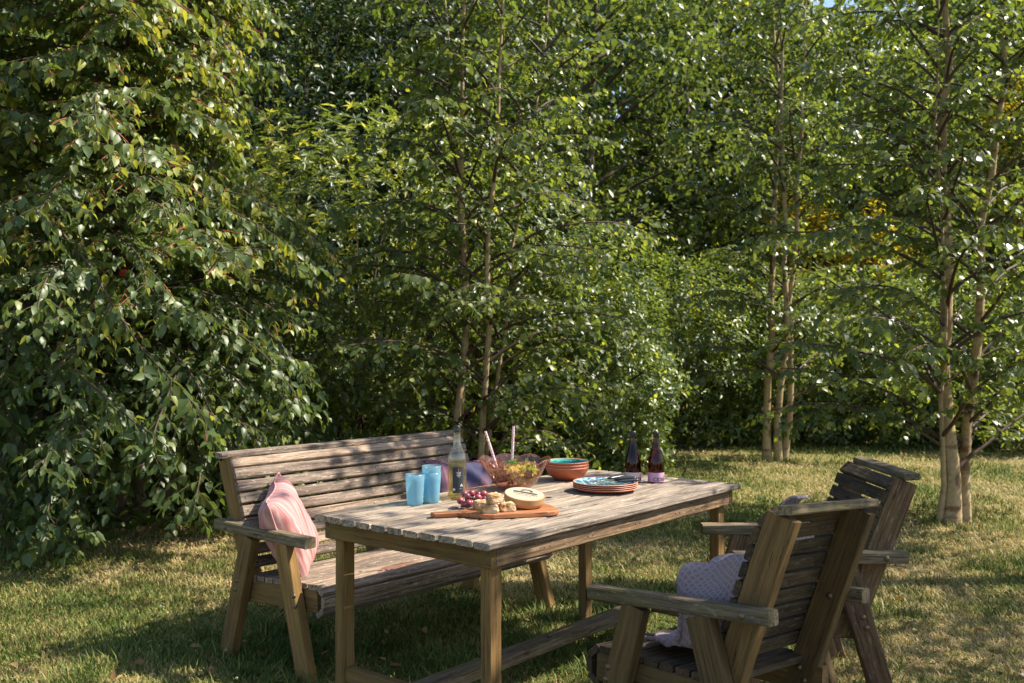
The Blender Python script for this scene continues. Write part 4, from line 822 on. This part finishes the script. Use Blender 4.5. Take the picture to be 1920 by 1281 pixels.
# shrubs: twigs scattered through a lumpy shell
def shrub(name, base, rad, label, mat, r, ntw, leafL, wr=0.5, whorl=False, group=None, parts=0, tint=(0.2, 0.6), tpl=LEAF8, hang=0.15, nl=9, floor=0.06, cat='shrub', droop=0.18, inner=0.55, stems=True, young=0.12):
    B = np.array(base, float); rad = np.array(rad, float); root = empty(name, tuple(B)); tag(root, label, cat, group); lv = Leaves(); lob = unit(r.standard_normal((16, 3)) + np.array([0, 0, 0.4])); la = r.uniform(-0.10, 0.36, 16)
    D = rdir(r, ntw); bump = 1 + np.max(np.clip(D @ lob.T - 0.72, 0, 1) * 3.4 * la[None], axis=1); rr = (inner + (1 - inner) * r.random(ntw) ** 0.6) * bump * (0.9 + 0.14 * r.random(ntw))
    hz = unit(np.stack([D[:, 0], D[:, 1], 0 * D[:, 0]], 1)); wdt = np.sqrt(1 - np.clip(D[:, 2], 0, 1) ** 2) * np.where(D[:, 2] < 0, 0.78 + 0.22 * (1 + D[:, 2]) ** 2, 1.0)
    P = hz * (wdt * rr)[:, None] * rad; P[:, 2] = rad[2] * np.where(D[:, 2] > 0, 0.42 + 0.58 * D[:, 2] * rr, 0.42 * (1 + D[:, 2])); P[:, 2] = np.maximum(P[:, 2], floor + 0.12 * r.random(ntw)); ok = P[:, 2] > 0
    P = P[ok]; D = D[ok]; n = len(P); axis = unit(D * np.array([1, 1, 0.7]) + np.array([0, 0, 0.35]) + r.standard_normal((n, 3)) * 0.3); yb = (r.random(n) < young) * r.uniform(0.25, 0.5, n)
    for k in range(nl):
        a = k * (2.4 if not whorl else 6.283 / nl) + r.random(n) * (0.6 if not whorl else 0.2); e1 = unit(np.cross(axis, np.array([0.3, 0.1, 1.0]))); e2 = np.cross(axis, e1); out = e1 * np.cos(a)[:, None] + e2 * np.sin(a)[:, None]
        if whorl: p = P + axis * 0.01; d = out * 0.9 + axis * 0.25 + r.standard_normal((n, 3)) * 0.15; nn = axis + r.standard_normal((n, 3)) * 0.15
        else: p = P + axis * (leafL * 2.6 * (k / nl - 0.5))[..., None] if np.ndim(k) else P + axis * leafL * 2.6 * (k / nl - 0.5) + out * 0.01; d = out * 0.8 + axis * 0.5 + r.standard_normal((n, 3)) * 0.25 - np.array([0, 0, hang]); nn = axis * 0.7 + np.array([0, 0, 0.5]) + r.standard_normal((n, 3)) * 0.35
        lv.add(B + p, d, nn, leafL * r.uniform(0.7, 1.15, n), np.clip(tint[0] + (tint[1] - tint[0]) * r.random(n) + yb, 0, 1))
    if stems:
        br = Tubes()
        for q in r.choice(n, min(n, 46), replace=False):
            s0 = np.array([r.normal() * 0.12 * rad[0], r.normal() * 0.12 * rad[1], -0.03]); mid = s0 * 0.4 + P[q] * 0.6 + np.array([0, 0, 0.12 * rad[2]]); br.add(np.array([s0, (s0 + mid) / 2 + r.normal(size=3) * 0.03, mid, P[q]]), [0.018, 0.014, 0.009, 0.004], 5)
        br.obj('stems', TWIG, root); stuff(root.children[-1])
    build_leaves(root, B, lv, mat, tpl, wr, 0.07, droop, parts); return root
RHODO = leafmat('rhododendron_leaf', (0.048, 0.078, 0.026), (0.135, 0.178, 0.045), (0.33, 0.345, 0.09), 0.42, 0.42, 0.5)
LAUREL = leafmat('viburnum_leaf', (0.046, 0.082, 0.022), (0.113, 0.158, 0.046), (0.28, 0.31, 0.055), 0.42, 0.38, 0.6); GOLD = leafmat('golden_leaf', (0.22, 0.19, 0.02), (0.42, 0.33, 0.03), (0.55, 0.42, 0.05), 0.4, 0.45, 0.4)
DARKLEAF = leafmat('dark_evergreen_leaf', (0.014, 0.032, 0.009), (0.032, 0.055, 0.014), (0.07, 0.095, 0.025), 0.15, 0.4, 0.5); OAK = leafmat('woodland_leaf', (0.048, 0.080, 0.020), (0.110, 0.148, 0.042), (0.25, 0.27, 0.045), 0.42, 0.40, 0.5)
r2 = np.random.default_rng(202)
rh = shrub('rhododendron', (-1.75, 10.3, 0), (2.0, 1.25, 3.7), 'tall rhododendron with pale shoots and a few red flowers behind the bench', RHODO, r2, 3000, 0.10, 0.32, True, parts=120, young=0.38, tint=(0.15, 0.65), nl=7, tpl=LEAF4)
def flowers(root, B, spots, col, size, name='flower_truss'):
    m = plain(name + '_petal', col, 0.5, var=0.3); r = np.random.default_rng(len(spots)); bm = bmesh.new()
    V, Fc = [], []
    for k in range(9):
        d = unit(r.standard_normal(3) + np.array([0.3, -0.5, 0.4])); e = np.cross(d, [0.2, 0.3, 1.0]); e /= np.linalg.norm(e); f = np.cross(d, e); c = d * 0.6; i = len(V); V.append(tuple(c * 0.5))
        for q in range(5): a = q * 1.2566; V.append(tuple(c + (e * math.cos(a) + f * math.sin(a)) * 0.55 + d * 0.15))
        Fc += [(i, i + 1 + q, i + 1 + (q + 1) % 5) for q in range(5)]
    me = bpy.data.meshes.new(name); me.from_pydata(V, [], Fc); me.materials.append(m)
    for p in spots: o = link(bpy.data.objects.new(name, me), root); o.location = p - B; s = size * random.uniform(0.7, 1.2); o.scale = (s, s, s); o.rotation_euler = (random.random(), random.random(), random.random() * 6)
flowers(rh, Vector((-1.75, 10.3, 0)), [px(u, v, y) for u, v, y in ((500, 392, 9.15), (480, 455, 9.1), (660, 612, 9.1), (698, 645, 9.15), (730, 772, 9.2), (505, 268, 9.3), (806, 385, 9.4), (815, 312, 9.5), (232, 512, 6.1), (880, 650, 9.5))], (0.42, 0.035, 0.02), 0.030)
shrub('azalea_bush', (-0.25, 10.0, 0), (1.25, 0.9, 2.9), 'dense dark azalea bush between the rhododendron and the pale birch stems', RHODO, r2, 1500, 0.072, 0.40, True, young=0.15, tint=(0.1, 0.5), nl=6, parts=60)
shrub('hydrangea_bush', (0.70, 10.4, 0), (0.95, 0.95, 2.35), 'leafy rounded bush reaching the grass behind the stacked bowls', LAUREL, r2, 2300, 0.066, 0.52, False, parts=150, young=0.2, tint=(0.2, 0.65))
hg = [((2.2, 13.6, 0), (1.4, 1.0, 2.4)), ((3.9, 14.0, 0), (1.4, 1.1, 2.4)), ((5.6, 13.6, 0), (1.4, 1.1, 2.4)), ((7.3, 13.0, 0), (1.5, 1.2, 2.4))]
hl = ('broad leaved bush at the open end of the hedge, beside the lawn gap', 'lilac flowered bush behind the three stemmed birch', 'lilac flowered bush behind the bare lower birch branches', 'broad leaved bush behind the two thick birch stems')
for k, (b, rd) in enumerate(hg):
    h_ = shrub('hedge_shrub', b, rd, hl[k], LAUREL, r2, 1900, 0.082, 0.5, False, group='shrubs along the back of the lawn', young=0.2, tint=(0.2, 0.65), parts=20, tpl=LEAF4)
    if k in (1, 2): flowers(h_, Vector(b), [Vector(b) + Vector((r2.uniform(-1.2, 1.2), -1.0 + r2.uniform(-0.15, 0.2), r2.uniform(0.5, 1.7))) for _ in range(9)], (0.55, 0.36, 0.55), 0.035, 'lilac_blossom')
for (u, v, y, s, lab) in ((1650, 450, 16.5, 0.65, 'golden leaved shrub glowing behind the hedge'), (1890, 225, 17.5, 0.8, 'tall golden leaved shrub high behind the right hand birch stems'), (1500, 400, 17.5, 0.7, 'small yellow green shrub behind the three stemmed birch')):
    c = px(u, v, y); shrub('golden_shrub', (c.x, c.y, 0), (1.0 * s, 0.9 * s, c.z * 1.12), lab.replace('right hand ', 'thick '), GOLD, r2, 900, 0.10, 0.5, False, group='golden shrubs', tpl=LEAF4, inner=0.75, floor=c.z * 0.6, nl=8)
shrub('laurel_bush', (-5.6, 10.4, 0), (2.0, 1.2, 5.0), 'big broad leaved laurel behind the dogwood', LAUREL, r2, 2200, 0.11, 0.5, False, tint=(0.15, 0.6), nl=8, tpl=LEAF4)
shrub('skimmia_bush', (-3.1, 8.5, 0), (1.9, 0.9, 2.1), 'low dark broad leaved bush under the dogwood', LAUREL, r2, 1700, 0.08, 0.55, False, tint=(0.0, 0.5), nl=8, tpl=LEAF4)
shrub('yew_bush', (-3.4, 13.8, 0), (2.5, 1.3, 7.0), 'very dark evergreen behind the rhododendron', DARKLEAF, r2, 3600, 0.125, 0.35, False, tint=(0.0, 0.7), tpl=LEAF4, nl=9, cat='tree')
shrub('holly_tree', (-0.9, 14.8, 0), (1.9, 1.3, 7.8), 'dark glossy holly tree behind the pale birch stems', DARKLEAF, r2, 3000, 0.115, 0.45, False, tint=(0.1, 0.9), tpl=LEAF4, nl=9, cat='tree')
# woodland behind: each tree with trunk, limbs and clumped crown
def wood_tree(base, h, cr, label, mat, r, nclump=54, per=300, leaf=0.135, cz=0.10):
    B = np.array([base[0], base[1], 0.0]); root = empty('woodland_tree', tuple(B)); tag(root, label, 'tree', 'trees behind the garden'); z = np.linspace(0, 1, 8); tb = Tubes(); tb.add(np.stack([0.3 * z * r.normal(), 0.2 * z, -0.1 + h * 0.85 * z], 1), 0.16 * (1 - 0.85 * z) + 0.01, 8); tb.obj('trunk', DOG_BARK, root)
    lv = Leaves(); br = Tubes(); top = h
    for k in range(nclump):
        f = cz + (1 - cz) * (k + r.random()) / nclump; prof = math.sin(math.pi * min(1, (f - cz) / (1 - cz) * 0.86 + 0.14)) ** 0.6; a = k * 2.4 + r.random(); q = cr * prof * (0.45 + 0.6 * r.random()); c = np.array([q * math.cos(a), q * math.sin(a), f * h]); s = r.uniform(0.55, 1.0) * cr * 0.42
        br.add(np.array([[0, 0, max(0.4, c[2] - 0.9)], c * np.array([0.5, 0.5, 1]) - [0, 0, 0.35], c]), [0.05, 0.03, 0.012], 5); n = per; D = rdir(r, n); P = c + D * s * np.array([1, 1, 0.7]) * (0.45 + 0.55 * r.random(n) ** 0.5)[:, None]
        lv.add(B + P, D + r.standard_normal((n, 3)) * 0.6 - np.array([0, 0, 0.3]), D * 0.6 + np.array([0, 0, 0.6]) + r.standard_normal((n, 3)) * 0.4, leaf * r.uniform(0.6, 1.2, n), np.clip(0.25 + 0.4 * r.random(n) + 0.1 * r.normal(), 0, 1))
    br.obj('limbs', DOG_BARK, root); stuff(root.children[-1]); build_leaves(root, B, lv, mat, LEAF4, 0.6, 0.06, 0.15)
r3 = np.random.default_rng(303)
for (x, y, h, cr, lab) in ((-7.6, 12.0, 9, 2.6, 'woodland tree at the far left behind the dogwood'), (-5.2, 17.5, 9.5, 3.0, 'tall woodland tree behind the dark evergreen'), (-1.8, 19.5, 9.5, 3.0, 'tall woodland tree rising over the rhododendron'), (1.2, 18.0, 9, 2.8, 'woodland tree behind the lawn gap'), (4.0, 20.0, 9.2, 2.8, 'woodland tree behind the three stemmed birch'), (6.6, 19.0, 7.6, 2.6, 'lower woodland tree under the patch of blue sky'), (9.4, 19.0, 7.8, 2.8, 'woodland tree behind the thick birch stems'), (-9.5, 19, 10, 3.2, 'broad woodland tree deep behind the dogwood'), (12.3, 17.5, 8, 3, 'woodland tree beyond the golden shrubs')):
    wood_tree((x, y), h, cr, lab.replace('at the far left ', ''), OAK, r3)
stf = Leaves(); nn_ = 95000; P_ = np.stack([r3.uniform(-24, 24, nn_), r3.uniform(23, 27, nn_), r3.uniform(0.0, 1.0, nn_)], 1); P_[:, 2] *= 11.5 + 1.2 * np.sin(P_[:, 0] * 1.3) - 3.2 * np.exp(-((P_[:, 0] - 9.2) / 1.6) ** 2)
stf.add(P_, rdir(r3, nn_) - np.array([0, 0, 0.3]), rdir(r3, nn_) + np.array([0, -0.5, 0.6]), 0.42 * r3.uniform(0.6, 1.2, nn_), r3.uniform(0.1, 0.6, nn_))
fw = empty('far_woodland', (0, 25, 0)); tag(fw, 'dense far wood closing off the garden', 'woodland', kind='stuff'); build_leaves(fw, (0, 25, 0), stf, OAK, LEAF4, 0.6)
# low ground cover under the dogwood
gc = Leaves(); n_ = 5200; gx = r3.uniform(-5.4, -1.0, n_); gy = 8.6 - 1.5 * r3.random(n_) ** 1.5 - 0.12 * np.abs(gx + 3.2) + np.clip(gx + 2.2, 0, 2) * 0.9; g_ = np.stack([gx, gy, 0.02 + 0.16 * r3.random(n_)], 1)
gc.add(g_, rdir(r3, n_) * np.array([1, 1, 0.4]), np.array([0, 0, 1.0]) + r3.standard_normal((n_, 3)) * 0.45, 0.06 * r3.uniform(0.6, 1.3, n_), r3.uniform(0.1, 0.7, n_))
ge = empty('ground_cover', (-3, 7.5, 0)); tag(ge, 'low ivy like ground cover under the dogwood', 'ground cover', kind='stuff'); build_leaves(ge, (-3, 7.5, 0), gc, LAUREL, LEAF8, 0.75)

# trees standing to the right of the picture that shade the chairs and dapple the lawn
def shade_tree(base, h, clumps, label, per=260, leaf=0.10):
    B = np.array([*base, 0.0]); root = empty('garden_tree', tuple(B)); tag(root, label, 'tree', 'shade trees beside the lawn'); r = np.random.default_rng(int(base[0] * 100)); z = np.linspace(0, 1, 8); tb = Tubes(); tb.add(np.stack([0 * z, 0.1 * z, -0.1 + h * z], 1), 0.13 * (1 - 0.8 * z) + 0.01, 10); tb.obj('trunk', DOG_BARK, root); lv = Leaves(); br = Tubes()
    for (x, y, zc, s, dens) in clumps:
        c = np.array([x, y, zc]) - B; br.add(np.array([[0, 0.05, max(0.8, c[2] - 1.3) if c[2] > 4.2 else c[2] + 0.6], c * np.array([0.55, 0.55, 1]) + [0, 0, -0.3 if c[2] > 4.2 else 0.35], c]), [0.06, 0.035, 0.012], 6); n = int(per * dens); D = rdir(r, n)
        lv.add(B + c + D * s * (r.random(n) ** 0.4)[:, None] * np.array([1, 1, 0.75]), rdir(r, n) - np.array([0, 0, 0.3]), np.array([0, 0, 0.8]) + r.standard_normal((n, 3)) * 0.5, leaf * r.uniform(0.6, 1.2, n), r.uniform(0.2, 0.6, n))
    br.obj('limbs', DOG_BARK, root); stuff(root.children[-1]); build_leaves(root, B, lv, OAK, LEAF8, 0.65)
def over(q, rr_, h): return (q + h / math.tan(SUN_EL) * math.cos(SUN_AZ), rr_ + h / math.tan(SUN_EL) * math.sin(SUN_AZ), h)   # the crown spot whose shade falls on (q, rr_)
cl = [(*over(q, w, h), s, d) for q, w, h, s, d in ((0.1, 2.7, 4.6, 0.75, 1.5), (0.9, 3.1, 4.9, 0.8, 1.6), (0.75, 3.75, 4.4, 0.55, 1.2), (1.6, 3.7, 4.8, 0.8, 1.4), (2.4, 4.6, 4.6, 0.8, 1.3), (-0.6, 2.5, 5.0, 0.7, 1.3), (1.7, 2.5, 5.2, 0.9, 1.5), (3.2, 3.8, 4.4, 0.9, 1.2), (3.1, 5.1, 4.2, 0.8, 1.1), (-1.2, 2.6, 5.4, 0.6, 0.9), (0.4, 1.8, 5.3, 0.9, 1.2), (-0.75, 3.1, 5.0, 0.36, 0.5), (0.35, 3.2, 4.7, 0.6, 1.2), (0.8, 4.1, 4.5, 0.5, 1.0), (2.6, 5.3, 4.3, 0.8, 1.3), (3.4, 6.0, 4.2, 0.9, 1.2), (1.7, 4.6, 4.6, 0.6, 1.0))]
shade_tree((6.3, 3.3), 6.2, cl, 'leafy garden tree outside the view that shades the chairs')
cl = [(*over(q, w, h), s, d) for q, w, h, s, d in ((-0.1, 5.75, 5.2, 0.55, 0.16), (-0.9, 5.9, 5.4, 0.6, 0.22), (0.4, 5.3, 5.0, 0.5, 0.14), (-2.0, 5.6, 5.8, 0.7, 0.45), (-2.8, 5.2, 6.0, 0.7, 0.5), (-3.3, 6.3, 6.0, 0.8, 0.55), (-1.6, 6.7, 5.6, 0.7, 0.5), (-2.3, 4.2, 5.8, 0.6, 0.35), (1.4, 6.5, 5.0, 0.8, 0.5), (2.4, 6.2, 4.8, 0.8, 0.6), (0.03, 4.75, 5.1, 0.35, 0.14), (-1.08, 5.52, 3.75, 0.36, 0.55), (-1.36, 5.22, 3.85, 0.30, 0.32), (-1.62, 4.95, 3.9, 0.2, 0.10), (-0.85, 5.75, 3.7, 0.3, 0.4), (0.0, 4.75, 3.6, 0.3, 0.14), (0.3, 4.5, 3.6, 0.22, 0.10), (-0.45, 4.95, 3.7, 0.2, 0.07), (-1.5, 3.6, 5.6, 0.5, 0.4))]
shade_tree((4.9, 5.9), 7.2, cl, 'thin crowned garden tree outside the view that dapples the table', 260, 0.10)

# fallen leaves and clover scattered over the turf
ll = Leaves(); n_ = 420; yl_ = 3.9 + 6.5 * r3.random(n_) ** 1.4; xl_ = (r3.random(n_) * 2 - 1) * 0.54 * yl_
ll.add(np.stack([xl_, yl_, 0.022 + 0.02 * r3.random(n_)], 1), rdir(r3, n_) * np.array([1, 1, 0.25]), np.array([0, 0, 1.0]) + r3.standard_normal((n_, 3)) * 0.35, r3.uniform(0.02, 0.055, n_), r3.random(n_))
le = empty('leaf_litter', (0, 5, 0)); tag(le, 'scattered dry brown fallen leaves on the lawn', 'fallen leaves', kind='stuff')
build_leaves(le, (0, 5, 0), ll, leafmat('dry_leaf', (0.10, 0.05, 0.025), (0.22, 0.12, 0.05), (0.36, 0.24, 0.10), 0.2, 0.6, 0.2), LEAF8, 0.6)
cv = Leaves(); n_ = 2600; cc_ = np.array([(r3.uniform(-0.5, 0.5) * q, q) for q in r3.uniform(3.8, 8, 40)])[r3.integers(0, 40, n_)]; cp = cc_ + r3.standard_normal((n_, 2)) * 0.13
cv.add(np.column_stack([cp, 0.02 + 0.025 * r3.random(n_)]), rdir(r3, n_) * np.array([1, 1, 0.2]), np.array([0, 0, 1.0]) + r3.standard_normal((n_, 3)) * 0.3, r3.uniform(0.012, 0.024, n_), r3.random(n_) * 0.7)
ce = empty('clover', (0, 5, 0)); tag(ce, 'small clover leaves in patches among the grass', 'clover', kind='stuff'); build_leaves(ce, (0, 5, 0), cv, LAUREL, LEAF8, 0.9)
